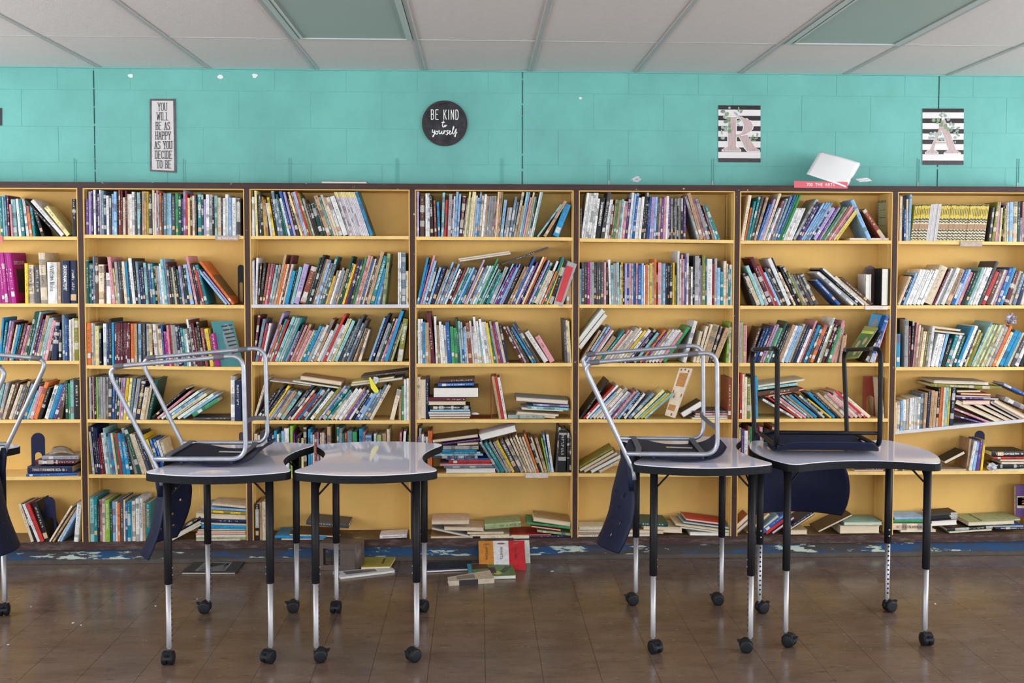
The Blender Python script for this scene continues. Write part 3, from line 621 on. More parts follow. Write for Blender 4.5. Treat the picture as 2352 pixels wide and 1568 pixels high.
cell(1,2,'c',1465,"80 26 980 0 Ww;108 18 965 3 pw;128 24 940 18 Ww;154 14 1000 40 N.;170 34 995 60 Kt;206 28 1000 74 Qt;236 22 1005 78 Iw;259 18 1010 82 R.;279 25 1020 88 Aw;306 28 1015 95 Hw;336 26 900 128 Tw;363 24 1010 104 Ow;389 24 1010 106 Cw;414 18 910 130 rw;433 20 1010 108 C.;454 44 1080 92 S.;500 20 1075 96 K.;521 36 1040 108 Aw;559 60 1005 124 pw;626 68 1030 140 Qw;698 22 935 160 G.;722 28 905 174 Kw;751 24 950 166 h.;777 28 955 162 Tw;806 27 960 156 bw;834 27 1000 150 Hw;862 26 925 178 Ew;889 22 1010 140 h.;913 22 1140 100 Yt;936 24 1080 116 Tw;961 23 1080 122 Ww;985 22 1050 130 Ht;1008 21 1080 118 Ut;1030 24 1060 130 Tt;1055 24 920 164 Gt;1080 22 1000 144 G.;1104 26 1010 140 Yt;1131 26 1000 140 Rw;1158 32 960 138 D.;1191 28 960 138 ht;1220 27 930 150 gw;1248 30 910 158 Iw;1279 24 920 158 Tw;1304 23 950 150 Bt;1328 24 950 148 Ct;1353 20 915 164 h.;1374 42 860 174 Tt;1417 48 915 164 Et|A FAMILY CHRISTMAS|W;1467 24 1060 116 St;1494 32 1010 118 bw;1528 24 1000 100 h.;1556 32 890 64 e.;1735 17 880 0 Ww;1754 17 880 0 Ww;1774 50 885 0 Uw;1826 16 1090 0 Ct;1843 15 1090 0 Cw")
cell(0,3,'d',696,"118 20 140 0 pw;139 22 140 0 pw;172 50 240 0 N.;232 24 210 -8 Ww;257 22 210 -8 Ww;286 38 225 -14 Kt|DESERT|W;334 28 290 -14 Qw;372 28 305 -14 St;408 28 200 18 Aw;440 22 280 20 Rw;464 14 280 18 R.;480 36 215 20 Hw;517 13 270 20 Pw;532 18 240 22 Ww;551 26 165 30 bw;579 24 210 32 bw;606 38 235 48 rw|AX THE WITCH|C;646 17 260 55 Hw;664 24 175 62 yw;690 20 250 52 Hw;712 22 175 52 yw;736 24 190 44 Cw;763 20 230 38 Ww;785 22 255 36 bt;808 22 185 40 bt;831 24 230 38 Ct;857 26 215 42 Ww;884 16 235 40 Tw;"+";".join("%d 14 %d 40 Hw"%(901+15*k,238-k) for k in range(6))+";992 19 235 38 Iw;1012 20 180 36 yt;1033 19 180 38 Iw;1053 15 185 40 Vt;1069 34 275 48 bw;1108 25 360 50 Hw;1134 28 360 50 Ww;1167 28 240 72 Uw;1196 24 300 64 Uw;1222 28 180 98 Ct;1252 26 340 70 Tt;1280 22 150 94 Aw;1303 20 150 94 bw;1325 21 245 84 Iw;1348 22 190 94 yw;1371 20 240 86 Hw;1392 16 240 86 Gw;1409 20 155 118 Ww;1430 14 155 118 Aw;1478 24 320 275 A.;1548 40 280 245 Tw;1655 74 310 150 Sw")
cell(1,3,'d',1460,"120 24 930 118 Sw;146 22 1010 112 Bw;170 24 905 152 It;196 26 965 138 bw;224 30 1040 118 hw;256 26 1040 134 bw;284 44 1020 150 Dt;330 22 1065 148 Tt;354 22 980 180 bw;378 34 1040 168 Hw;414 24 1000 186 bw;440 24 1060 172 Ww;466 30 1065 168 Kw;498 20 1035 186 Rw;520 24 1040 190 Aw;546 24 1040 194 Ew;572 24 1040 196 bw;598 28 1060 182 Sw;628 30 1070 166 ht;660 22 955 224 pw;684 22 1040 190 yw;708 18 1040 192 Pw;728 26 1020 198 At;756 24 1020 200 Wt;782 24 1020 200 Aw;808 22 940 230 gw;832 22 1000 210 Aw;856 22 1060 198 Aw;880 22 1065 190 Gw;904 38 1100 170 E.;944 44 1030 186 Hw|ASIMOV|K;990 18 1000 222 bw;1010 20 1040 212 Mw;1032 22 1000 224 Bw;1056 24 1040 202 bt;1082 20 1000 210 pw;1104 42 1000 200 K.;1148 26 1030 200 Tw;1176 26 1030 200 Tw;1204 26 920 246 Bt;1232 30 1020 204 Ww;1264 24 980 220 Pw;1290 20 1020 204 Kw;1312 24 920 240 Cw;1338 22 920 240 Ot;1362 22 980 226 Dw;1386 24 960 228 pw;1412 32 980 226 Ew;1446 52 1070 176 C.;1502 26 970 206 Ww;1532 22 1080 168 Ow;1558 26 925 214 Ew;1588 22 960 198 Yt;1614 44 960 176 K.;1800 14 1100 12 N.;1816 38 1200 6 Tw;1858 18 1200 0 Tw")
cell(0,4,'e',726,"95 22 380 5 h.;118 26 212 70 Ww;146 25 215 68 Ww;172 25 215 66 Ww;198 26 212 66 Ww;226 27 212 64 Ww;254 24 275 55 Ww;279 58 260 58 Kw|THE HUMAN BODY|W;340 40 160 88 hw;384 22 285 55 Ww;408 21 285 52 Wt;430 20 340 44 N.;452 25 285 58 Tt;478 23 290 54 gw;502 25 290 50 Tw;528 26 280 52 Aw;555 24 300 46 Ww;581 28 305 42 Iw;611 28 260 46 Pt;641 26 145 58 Ww;668 24 215 54 bw;694 24 210 54 Bw;722 42 260 40 Ww;767 28 250 40 Wt;797 24 205 40 Kt;822 20 190 40 Kt;844 16 290 32 D.;862 25 250 30 Bt;888 22 250 28 pw;911 24 250 24 pw;936 23 250 22 bw;960 24 265 20 hw;985 24 265 20 Tw;1010 26 265 18 Pw;1038 26 255 18 Iw;1068 26 240 14 Ww;1096 16 265 12 Pw;1114 15 265 8 Kt;1130 26 265 5 Ht;1158 14 265 3 Kt;1174 25 265 1 Ht;1201 13 260 0 Kt;1216 26 260 -2 Ht;1244 22 262 -4 Kt;1270 28 262 -6 Pt;1432 28 235 -152 Hw;1462 42 180 -160 Tw;1506 30 260 -138 Iw;1538 36 260 -140 Hw;1576 24 255 -165 Kt;1602 28 330 -122 It;1632 24 330 -128 Aw;1658 34 330 -160 Ew")
cell(1,4,'e',1465,"98 26 1065 0 b.;128 30 990 0 ht;160 28 990 0 ht;190 26 990 0 Mw;218 24 990 0 Ht;244 22 990 0 Hw;268 22 990 0 ht;292 22 990 0 ht;316 24 990 0 ht;342 34 990 0 ht;378 24 990 0 Iw;404 16 1050 0 N.;440 25 960 -18 Ww;466 23 1020 -10 Aw;490 21 1000 -10 Hw;512 20 1000 -10 Hw;533 24 985 -12 Aw;558 12 1020 -8 W.;571 20 990 -8 Yw;592 18 1000 -5 Kw;611 24 1000 0 pw;636 25 1000 0 Bw;662 22 1000 0 Iw;686 22 1000 0 Hw;710 24 1000 0 Bw;736 22 1000 0 Iw;760 38 1020 0 Bw;800 24 1000 0 bw;826 14 1020 0 Wt;842 26 1010 0 Ow;870 17 1020 0 Ww;889 30 1000 0 Yw;920 19 990 0 Hw;940 26 950 0 Ot;968 16 1100 0 N.;986 34 990 0 Iw;1021 20 1000 0 A.;1042 26 1000 0 bw;1070 22 1000 0 Kt;1094 22 1000 0 Kt;1118 28 1000 0 Kt;1148 22 990 0 Yt;1172 22 1130 0 V.;1205 22 860 -4 Ww;1229 13 950 0 W.;1244 23 900 0 Iw;1268 18 950 0 Ww;1287 17 930 0 Pw;1305 24 880 0 Ww;1331 22 1030 0 N.;1356 20 1035 0 Ww;1378 18 915 0 Kw;1397 48 910 0 Hw;1446 15 940 0 pw;1462 18 1020 0 H.;1482 36 900 0 Vw;1519 16 940 0 E.;1536 58 945 0 W.;1596 24 1000 0 Rt;1621 28 940 0 Hw;1650 34 1045 0 bw;1686 34 1090 0 Ew;1721 34 970 0 Ct;1756 16 1000 0 Cw;1773 30 1060 0 Ew;1805 34 1010 0 Ww")
cell(0,5,'f',738,"105 34 225 85 C.;142 22 365 72 Ow;166 24 295 86 Ew;191 24 245 110 Et;216 32 240 118 hw;250 28 250 138 Tw;280 24 325 140 Bw;305 20 325 145 bw;326 24 270 148 pw;351 30 200 182 Cw;382 20 365 140 U.;403 20 370 135 Ww;424 22 290 152 Iw;447 24 265 165 Ut;472 28 235 186 Uw;501 26 225 200 Bw;528 26 225 204 gw;555 22 220 208 gw;"+";".join("%d 20 370 150 Wt"%(578+21*k) for k in range(5))+";686 38 265 262 Hw;726 24 300 232 Dw;752 24 350 205 Pt;778 25 310 250 bw;804 25 305 262 bw;830 25 305 264 bw;856 26 305 264 bw;883 24 360 226 Dw;908 44 360 226 pw;954 24 360 230 P.;980 26 360 222 pt;1008 27 355 250 gw;1036 25 360 246 Hw;1062 24 350 262 Tw;1088 24 345 268 Iw;1114 24 340 270 Iw;1140 26 395 246 yt;1168 28 395 240 Yt;1540 46 275 -215 bw;1700 58 380 -250 Qt")
cell(1,5,'f',1470,"240 46 1100 -130 K.;288 50 1130 -150 Ct;340 40 1015 -190 Aw;382 46 1100 -166 Hw;430 48 920 -235 rw;480 26 1015 -205 Iw;508 26 1010 -214 Rw;536 28 1090 -184 bt;566 30 1040 -206 ht;598 34 1040 -208 Kt;634 46 930 -240 Ww;682 22 930 -245 K.;706 26 1090 -190 Ct;734 34 1020 -205 Kt;770 28 1030 -205 Kt;800 28 1080 -185 V.;830 30 1115 -176 Ht;862 32 1115 -176 Nt;896 40 1115 -180 ht;938 50 1110 -180 ht|MAN AND WIFE|C;1205 46 1170 -290 Bt|AMERICAN|W;1360 44 1085 -430 Ww;1408 30 1085 -452 H.;1442 40 1045 -480 Kw;1486 34 1045 -485 W.;1525 40 1135 -390 C.;1572 50 1150 -370 Nt;1510 60 1115 -6 Wp;1684 84 1050 -8 Kp")
cell(0,6,'g',752,"125 28 250 0 Ct;157 18 260 0 K.;176 22 400 0 Bw;200 20 280 0 Ct;222 26 230 12 bw;1130 24 365 40 ht;1160 34 305 60 V.;1200 22 305 40 It;1224 20 370 24 pt;1246 20 370 20 yt;1268 20 340 18 Kt;1290 17 380 14 Vt;1309 24 340 10 Ct;1335 22 310 5 Wt;1360 38 305 0 bt;1400 48 300 0 Ct;1450 28 300 0 G.;1480 22 480 0 H.;1505 22 300 0 Iw;1530 30 290 0 rw;1562 30 300 0 Bw;1596 34 320 0 Ct")
cell(1,6,'g',1468,"105 28 1140 130 C.;136 26 1130 132 Dt;164 28 1100 142 bw;194 28 1060 165 Ww;224 36 1060 166 Ww;262 46 1065 166 W.;310 44 1065 168 W.;356 36 1060 178 Ww;394 100 1010 184 C.;498 22 1060 178 rw;522 26 1050 182 Ww;550 34 1050 182 Hw;586 46 1040 180 W.;634 62 1050 170 Tt|CLEARED FOR|K;698 42 1060 165 Bw;742 30 1060 160 bt;774 40 1090 148 It;816 30 1100 142 K.;848 34 1080 152 Gt;884 28 1040 170 Aw;914 28 1040 170 Ww;944 28 1040 168 Ww;974 30 1040 166 Ww;1006 36 970 200 hw;1044 46 1080 158 Rw;1092 52 1080 152 N.;1146 32 1065 156 Ww;1180 28 1070 148 Iw;1210 38 1040 150 Bt;1250 38 1040 148 Sw;1290 60 1080 128 r.;1352 40 1080 122 Ct;1394 40 1100 112 Ut;1436 46 1100 100 D.;1484 40 1090 95 Cw;1526 36 1090 80 Bw")
cell(2,0,'h',665,"-12 24 180 45 S.;13 24 230 62 E.;38 20 215 80 pw;59 22 225 84 Iw;82 20 230 82 rt;103 22 260 90 Cw;126 24 260 96 Sw;151 26 250 100 Gt;178 34 245 112 rw;214 26 265 108 Iw;241 22 265 108 Tw;264 26 115 138 Gt;291 22 115 138 Gt;314 26 115 138 Aw;341 26 140 136 rw;368 26 200 126 Pt;395 40 155 136 Tw;436 28 185 130 Aw;466 28 180 124 Hw;496 34 210 110 Iw;532 30 300 80 N.;575 70 230 38 D.;660 34 320 8 Kw;705 30 150 0 Uw;738 22 190 0 Bw;762 20 190 0 Dw;784 20 205 0 Ww;805 19 200 0 Ww;825 15 190 0 Ct;842 50 190 0 V.")
cell(3,0,'h',1325,"-60 34 920 90 A.;-22 34 905 100 Ht;16 40 930 128 Ct;58 34 900 142 Nt;94 36 930 146 Cw;132 26 930 150 Hw;160 26 950 142 hw;188 30 895 136 Tt;220 30 920 140 Uw;252 40 935 146 St|THE ART|W;294 30 1000 130 A.;326 46 950 128 Iw;374 44 900 146 Ow;420 40 960 128 K.;496 46 940 130 Ww|THE UNITED STATES|K;545 46 930 136 S.;594 48 920 136 Pw;646 26 1000 80 N.;674 24 1000 60 N.;740 30 890 8 Gw;774 20 920 4 gt;796 38 880 8 A.;836 68 880 0 K.")
cell(2,1,'i',722,"80 46 245 0 Ow;132 14 330 0 r.;150 23 250 0 Wt;174 18 260 0 Ht;194 40 280 0 yt;236 24 310 0 D.;285 34 250 0 Wt;321 25 250 0 Bw;348 29 200 0 Kt;380 26 240 0 S.;"+";".join("%d 16 245 0 rw"%(415+17*k) for k in range(10))+";593 38 250 0 Ow;633 30 250 0 Tt;664 12 250 0 K.;679 30 250 0 bw;711 14 255 0 K.;727 32 255 0 ht;772 38 250 -8 Ht;812 26 255 -10 y.;840 26 260 -18 rw;868 34 250 -28 W.;904 20 270 -26 Ct;926 36 300 -30 Ct;964 20 265 -34 B.;986 19 335 -22 Mw;1006 19 335 -24 Mw;1027 21 260 -32 Iw;1050 23 265 -36 Rw;1075 32 260 -40 Hw;1109 26 260 -42 Hw;1138 28 255 -48 Dw;1168 24 270 -48 Dt;1194 24 290 -46 Et;1220 24 300 -46 At;1246 24 300 -46 Ww;1272 24 290 -52 hw;1298 22 190 -80 Ww;1322 20 200 -80 rw;1344 28 230 -72 r.;1374 28 280 -62 N.;1404 26 220 -74 K.;1432 28 285 -56 Qw;1462 22 300 -52 K.;1486 36 290 -62 Yt;1524 14 300 -56 V.;1540 58 345 -58 Mw")
cell(3,1,'i',1333,"128 20 860 0 H.;150 13 870 0 K.;165 16 860 0 Iw;183 22 860 0 Kt;207 18 860 2 L.;227 26 860 4 Ht;255 26 860 6 Ht;283 26 860 8 Ht;311 24 860 10 Ht;337 36 860 12 ht;375 30 860 20 Bw;407 20 860 28 h.;429 24 865 34 Gw;455 14 865 38 I.;471 28 865 42 pw;502 32 865 48 Yw;536 26 865 54 yw;564 34 870 60 Uw;600 40 870 72 Hw;642 48 895 76 Dt|SUMMARY HOUDAY|Y;692 46 965 66 Ct;740 28 890 84 C.;770 34 870 108 G.;1718 46 835 -5 W.;1766 66 880 0 D.")
cell(2,2,'j',688,"100 26 165 66 r.;128 34 205 92 Uw;164 28 255 92 Rw;194 24 255 96 Ww;236 24 130 210 pw;262 22 270 158 Ow;286 24 205 188 Ew;312 26 215 184 Rt;340 38 180 214 Aw;380 24 190 214 Aw;406 24 190 214 Hw;432 24 190 212 Ew;458 28 340 156 p.;488 26 270 178 hw;516 24 275 184 Iw;542 28 265 200 Tw;572 34 330 172 Iw;608 30 330 176 Ct;640 30 330 168 Ew;672 32 280 186 St;706 38 290 186 Hw;746 30 270 190 Ww;778 36 205 218 Tw;816 38 330 170 Ww;856 30 260 196 H.;888 30 155 244 Rw;920 32 270 192 Ww;954 28 200 220 W.;984 26 200 214 yt;1012 40 220 212 Aw;1054 40 280 188 h.;1096 26 200 204 Uw;1124 28 170 210 hw;1154 28 250 184 Uw;1184 32 220 188 hw;1226 28 310 146 Tt;1256 26 310 130 N.;1284 30 320 110 Ct;1400 24 190 178 bw;1426 28 150 198 Dw;1468 40 250 160 Hw;1510 22 200 178 G.;1534 22 200 186 Iw;1558 22 150 200 pw;1582 36 110 190 S.;1620 24 240 156 Nt;1648 24 260 140 e.;1725 58 200 72 Vw|SYNON|W")
cell(3,2,'j',1342,"92 26 860 150 C.;120 40 1010 232 Kw;162 38 950 268 hw;202 32 990 250 Dt;236 32 950 266 Yw;270 34 1000 240 H.;306 28 1010 236 bw;336 54 1005 230 Tw;392 54 1015 228 At;448 30 1000 270 hw;480 32 960 290 D.;514 32 1000 270 Cw;548 36 1040 248 Rt;586 34 990 288 S.;622 46 990 276 r.;670 28 985 284 Aw;700 28 1010 268 K.;730 46 1010 260 Wt;778 46 960 302 V.;826 30 950 312 pw;858 60 960 300 Et;920 32 1000 276 E.;954 46 1020 250 Ct;1004 44 980 262 Ww;1050 44 980 260 Ww;1096 32 980 252 Tw;1130 36 1000 232 Pw;1168 32 1000 224 W.;1202 38 1030 202 Kw;1242 38 1030 196 Bw;1282 36 1000 208 bw;1320 36 990 214 Ut;1358 44 940 236 Ut;1404 40 940 222 Ct;1640 50 990 88 C.;1742 30 1000 8 T.;1778 24 960 0 gw;1804 28 880 0 Ww;1834 26 870 0 Ww")
cell(4,2,'q',637,"120 38 180 0 C.;160 26 195 0 C.;190 48 150 0 h.;240 28 170 0 W.;280 34 190 0 Dw;318 24 195 0 W.;345 28 145 0 S.;375 24 185 0 W.;401 22 180 0 g.;425 30 150 0 b.;458 56 120 0 W.;528 25 90 0 L.;555 12 160 0 P.;569 13 190 0 M.;590 58 200 0 K.;650 24 230 0 y.;676 34 110 0 N.;728 26 130 0 S.;755 22 165 0 b.;778 20 190 0 W.;800 24 165 0 Q.;826 18 165 0 p.;846 16 165 0 r.;864 14 170 0 C.;880 14 170 0 W.;896 14 170 0 C.;912 22 180 0 r.;940 38 100 0 T.;1050 24 110 0 E.;1076 30 120 0 H.;1110 28 180 0 E.;1140 20 170 0 O.;1165 56 150 0 U.;1225 50 160 0 g.;1300 38 125 0 S.;1340 26 160 0 I.;1370 70 200 0 b.;1465 30 180 0 W.;1500 50 190 0 e.;1560 46 180 0 T.;1612 30 130 0 C.;1740 22 160 20 I.;1776 28 150 25 W.;1840 14 180 0 K.;1858 18 195 0 g.")
cell(2,3,'k',706,"78 19 220 0 Gt;98 32 205 0 Ww;131 20 205 0 Ww;155 24 235 0 Sw;180 40 245 0 Tw;221 20 300 0 Tt;245 50 130 -52 r.;300 24 175 -22 Wt;327 26 275 -20 Tw;355 28 235 -22 Ww;384 24 270 -26 Wt;409 24 280 -22 Wt;434 44 240 -28 B.;480 36 290 -22 gw;518 34 305 -22 gt;554 22 200 -38 G.;577 26 230 -34 Aw;604 22 240 -30 Bw;627 20 300 -22 bw;648 22 290 -26 Ww;671 42 245 -40 Qt|THE LAND OF THE|K;714 24 230 -42 Wt;739 26 290 -34 Wt;766 28 180 -52 Wt;795 26 230 -46 Wt;822 24 300 -38 At;847 28 205 -68 W.;876 26 240 -64 Wt;903 26 240 -68 Wt;930 24 250 -70 Yt;955 30 300 -68 gw;986 24 230 -90 H.;1011 24 280 -88 Rt;1036 22 250 -96 P.;1060 36 240 -100 C.;1098 24 270 -92 D.;1268 30 290 -220 rw;1300 26 290 -215 Hw;1328 34 330 -205 Nt;1384 28 300 -246 St;1414 28 260 -260 Ut;1444 36 250 -275 h.;1520 64 340 -240 W.;1588 66 390 -190 I.;1752 26 215 -22 h.;1780 28 225 -28 C.;1810 18 235 -30 y.")
cell(3,3,'k',1332,"80 40 860 0 C.;124 62 885 0 Cp;188 28 870 0 D.;1010 30 850 -85 Tt;1042 30 850 -88 Rw;1074 30 860 -84 Wt")
cell(4,3,'r',606,"80 28 195 0 Pw;110 24 100 0 H.;138 26 165 0 W.;166 22 190 0 h.;190 22 195 0 W.;214 20 130 0 O.;236 20 130 0 O.;1000 36 250 -222 U.;1040 46 255 -212 Ew;1088 34 255 -204 H.;1124 36 255 -190 Ht;1162 34 240 -198 Yt;1198 56 240 -190 ht|PRETTY MISS|W;1258 46 225 -190 Cw|PINOTAIL|K;1306 26 215 -180 Ct;1334 26 205 -176 Ct;1362 24 180 -176 Cw;1388 26 205 -160 Cw;1416 24 200 -152 Cw;1442 24 170 -156 Ot;1468 26 200 -134 K.;1496 24 205 -140 C.;1524 34 215 -116 Tt;1560 18 220 -80 L.;1580 18 180 -80 b.;1600 28 180 -62 W.;1644 24 100 36 h.;1672 90 130 14 K.;1776 26 160 0 K.;1804 18 190 0 K.")
cell(2,4,'l',702,"95 30 330 230 T.;130 28 290 262 Dw;160 26 280 278 bw;188 26 320 262 Iw;216 26 330 255 Ww;246 58 390 232 T.;308 32 330 286 E.;342 26 370 265 Ct;370 28 330 284 Iw;400 30 330 290 Cw;434 36 300 312 Hw;474 30 300 308 Ct;506 30 330 290 Ww;540 34 330 296 Yw;578 44 320 304 Ww;626 28 360 276 Pw;660 34 320 282 K.;700 34 355 276 Aw;738 28 350 272 h.;770 28 325 290 Ot;802 26 360 268 Pw;832 28 320 286 Tw;864 36 320 288 Ww;904 34 325 284 Ww;942 38 325 278 Ww;984 34 350 262 It;1024 44 290 296 gt;1262 40 225 128 W.;1380 32 345 78 C.;1414 30 285 112 Ct;1446 28 265 134 Ct;1478 72 260 132 T.;1556 30 290 130 h.;1590 60 300 158 T.;1755 32 245 30 L.;1790 24 300 10 w.")
cell(3,4,'l',1336,"95 34 890 318 K.;132 28 960 350 Rw;162 32 950 362 Ww;198 34 1030 310 bw;236 40 985 326 Cw;280 30 1000 316 Ct;314 38 985 306 Ww;356 30 1020 284 Ww;390 30 1030 274 Hw;424 28 1030 268 Pw;456 28 1020 266 Iw;488 28 1010 262 Hw;520 30 1030 248 bw;554 28 1030 244 Kw;586 36 1040 238 Ww;628 50 1035 296 Uw;688 50 1000 350 yw;742 26 1040 330 At;772 36 1040 330 Yt;812 36 1040 330 Aw;1786 38 870 0 Qw")
cell(2,5,'m',704,"88 19 245 0 pw;108 17 245 0 L.;127 44 280 0 It;176 34 300 128 N.;212 32 310 150 Dt;246 26 310 154 B.;274 40 280 166 Dw|KON BOO|W;316 22 280 168 I.;340 24 270 174 pt;366 28 300 164 gw;396 28 310 160 Aw;426 28 235 184 Gw;456 26 300 166 K.;484 28 300 164 hw;514 36 270 172 Tw;552 36 280 168 Ww;590 44 280 166 bw;636 28 265 172 C.;666 28 270 170 h.;696 28 280 166 Dw;726 30 320 154 W.;758 22 225 186 Iw;782 22 300 158 N.;806 34 275 168 Sw;842 34 295 162 ht|EVERGREEN|W;878 40 270 168 Ow;920 38 300 148 K.;960 24 195 180 W.;986 22 260 150 e.;1010 40 250 160 rw;1052 20 280 150 K.;1074 38 310 130 gw;1114 34 225 126 I.;1152 32 270 90 T.;1186 20 300 70 P.;1208 44 390 46 T.;1256 24 380 18 Q.;1490 30 340 190 K.;1524 30 300 186 Ct;1558 40 170 182 B.;1602 36 165 170 bw;1642 26 220 150 Iw")
cell(3,5,'m',1336,"80 12 890 0 r.;93 24 830 0 Rw;118 24 835 0 C.;144 28 865 0 C.;174 36 880 0 V.;212 24 880 0 C.;240 20 870 -4 K.;264 34 860 -10 S.;700 50 1110 -390 Ww;752 34 1075 -380 Rw;788 38 1080 -350 Cw;828 40 1080 -340 Iw;870 38 1070 -334 Aw;910 34 1070 -322 Tw;946 50 1060 -330 Sw;998 36 1060 -316 K.;1036 36 1070 -300 Uw;1074 40 1110 -276 Kt;1116 30 1110 -284 Yt;1148 48 1035 -318 Sb;1198 44 1060 -296 K.;1244 46 1040 -316 Tw;1292 60 1060 -290 Cw;1354 44 1040 -306 Iw;1400 50 1060 -296 C.;1452 46 1030 -340 I.;1500 40 1020 -360 Rw;1542 56 1050 -340 Cw;1690 30 880 -40 C.")
cell(4,5,'t',604,"80 26 120 0 y.;110 26 130 0 P.;140 40 150 0 W.;184 18 100 0 Q.;204 22 105 0 g.;230 32 180 0 H.;264 34 110 0 r.;310 34 110 0 I.;350 22 180 0 W.;378 32 150 -8 K.;416 34 150 -10 H.;470 60 100 -20 Q.")
cell(2,6,'n',747,"82 44 375 0 Sw;180 44 210 10 H.;226 22 290 8 r.;250 22 235 16 K.;274 24 250 40 Iw;300 22 270 42 C.;324 22 300 44 Tt;348 36 345 46 C.;386 26 345 48 V.;414 24 350 46 Ht;440 30 285 50 W.;472 44 370 86 W.;518 40 375 82 W.;560 30 360 94 b.;592 42 420 92 K.;636 38 390 118 Et;676 38 385 124 Ww;716 38 400 118 Gw;756 32 290 178 Sw;790 38 280 182 Ww;830 20 330 156 Dw;852 30 330 160 yw;884 38 360 148 V.;924 24 240 222 A.;"+";".join("%d 22 270 208 %s"%(950+23*k,'yA'[k%2]+'t') for k in range(6))+";1090 32 270 200 C.;1124 36 290 192 H.;1162 34 280 200 Ot;1198 38 350 176 C.;1238 50 330 186 St;1290 42 350 176 S.;1334 36 360 172 C.;1372 40 380 160 h.;1414 50 420 146 W.;1466 56 420 128 K.;1524 50 430 110 Uw")
cell(3,6,'n',1440,"78 20 1120 0 Ct;100 30 1110 0 Ct;134 28 1105 0 bt;164 34 1100 4 W.;202 28 1095 6 Ct;233 23 1085 10 Wt;258 22 1085 12 Wt;282 20 1085 13 Wt;304 20 1085 14 Wt;326 22 1085 14 Wt;350 38 1050 16 Ut;392 30 1040 18 Tt;426 28 1038 20 D.;457 36 1022 26 T.;495 34 1036 24 T.;532 26 1008 26 Kt;560 40 992 28 Ow;602 20 992 20 C.;624 34 985 20 At;662 20 985 20 Y.;690 40 985 26 D.")
cell(4,6,'u',604,"878 24 250 30 T.;905 34 270 58 W.;943 36 265 54 b.;984 38 260 44 P.;1036 26 260 30 Y.")
cell(4,1,'p',630,"140 28 150 -40 Hw;172 20 90 -44 Dw;194 20 90 -44 Dw;216 20 100 -44 Dw;238 18 110 -44 Dw;258 24 225 -44 Rw;284 26 175 -46 rw;312 28 165 -50 Ww;342 24 110 -60 A.;368 24 200 -50 Uw;394 28 165 -58 S.;424 24 165 -58 C.;450 24 165 -58 gw;476 24 165 -60 Rw;502 42 165 -68 Sw|OUR COUNTRY|W;546 42 165 -70 Sw|OUR COUNTRY|W;592 36 200 -90 Kw;632 40 105 -146 H.;674 40 110 -158 G.;716 34 170 -140 C.;752 34 175 -145 C.;788 34 180 -150 h.;824 34 165 -165 D.;862 34 185 -160 Yw;898 30 230 -140 Yw;930 32 230 -132 Bw;964 30 230 -125 Bw;996 30 240 -118 Ww;1028 30 240 -112 C.")
cell(5,0,'o',1395,"350 34 960 -138 C.;386 36 960 -148 K.;424 34 960 -170 W.;460 42 960 -165 Rw;506 60 940 -145 Kt;546 24 985 262 C.;582 24 1010 262 T.;640 24 1010 236 Ww;668 24 1010 226 bw;890 50 960 46 W.")
cell(5,1,'p',1405,"130 46 895 -8 Ab;180 40 900 -4 Et;222 16 950 -4 K.;240 32 935 -8 Iw;274 34 925 -8 C.;310 46 935 -6 L.|KIDS COLLEGE ALMANAC|W;358 28 960 -6 G.;390 34 955 -8 b.;426 18 960 -6 W.;446 28 970 -6 Ot;478 34 925 -6 h.;514 18 940 -4 C.;534 22 975 -4 B.;557 34 955 -2 E.;592 14 945 0 S.;607 40 955 0 C.;650 42 925 4 W.;694 34 925 4 W.|BEHIND THE POET'S MASK|K;730 30 975 8 T.;762 56 975 8 Et|DUNGARVAN|O")
cell(5,2,'q',1372,"130 44 965 0 Kt|MANDRAKES|W;180 28 950 0 T.;210 48 940 0 C.")
HZ=[]
def flat(r,b,v,s): HZ.append((r,b,v,s))
# lying books: left x, bottom y, length, thickness, tilt, colour+sticker ('p': page edges face out)
flat(1,3,'d',"612 985 590 18 8.5 Wp;600 965 590 16 8.5 Wp;1090 1025 560 22 20 hw")
flat(0,5,'f',"1330 742 450 26 0 Cp")
flat(2,4,'l',"118 552 485 44 52 Wp;100 490 470 46 52 Wp")
flat(3,1,'i',"845 1330 500 30 41 Kt;900 1335 480 26 39 Iw;945 1338 520 30 36 Ww;1000 1338 500 30 35 bw;1060 1338 480 34 35 C.|CLASSDV SINGLER|K;1130 1338 480 36 34 W.;1190 1330 470 24 34 bw;1300 1310 330 46 32 gw;1290 1338 430 22 0 h.")
flat(3,2,'j',"290 906 470 9 -7 Wp;545 915 530 18 -8.5 Wp;630 892 470 52 -8.5 Tp;1205 965 590 26 7.5 Hp;1215 935 480 18 7.5 yp;1320 870 545 20 7 h.")
flat(3,3,'k',"225 1331 460 26 0 rp;218 1304 475 26 0 Hp;212 1277 480 30 0 Bp;232 1246 450 20 0 b.;228 1225 455 42 0 Kt|MODERN MAN WITH A MISSION|W;215 1176 420 42 0 Cp;215 1132 420 40 0 rw;270 1092 510 118 0 Kp;325 968 405 38 1 Bw|HEARTS SECRET|W;338 925 400 38 2 N.;1110 1330 415 44 0 Hw;1200 1296 450 24 -4 Cp;1215 1272 470 22 -4 Cp;1265 1224 470 22 -3 Wp;1330 1215 470 28 -3 Aw;1395 1180 400 20 -3 pw;1200 1132 590 52 -4 Up")
flat(4,3,'r',"412 618 560 52 0 Wp;390 560 560 20 0 U.;345 538 590 22 0 Iw;445 508 475 36 0 Rw;415 470 500 16 0 Bw;262 455 510 32 0 h.;285 425 545 22 0 bw;285 402 515 22 0 Ew;350 379 410 24 0 Sw;380 352 400 38 0 Hw;540 308 240 24 3 Cp;372 300 440 16 7 Pw;262 282 520 44 7 Np;800 252 420 72 14 Wp")
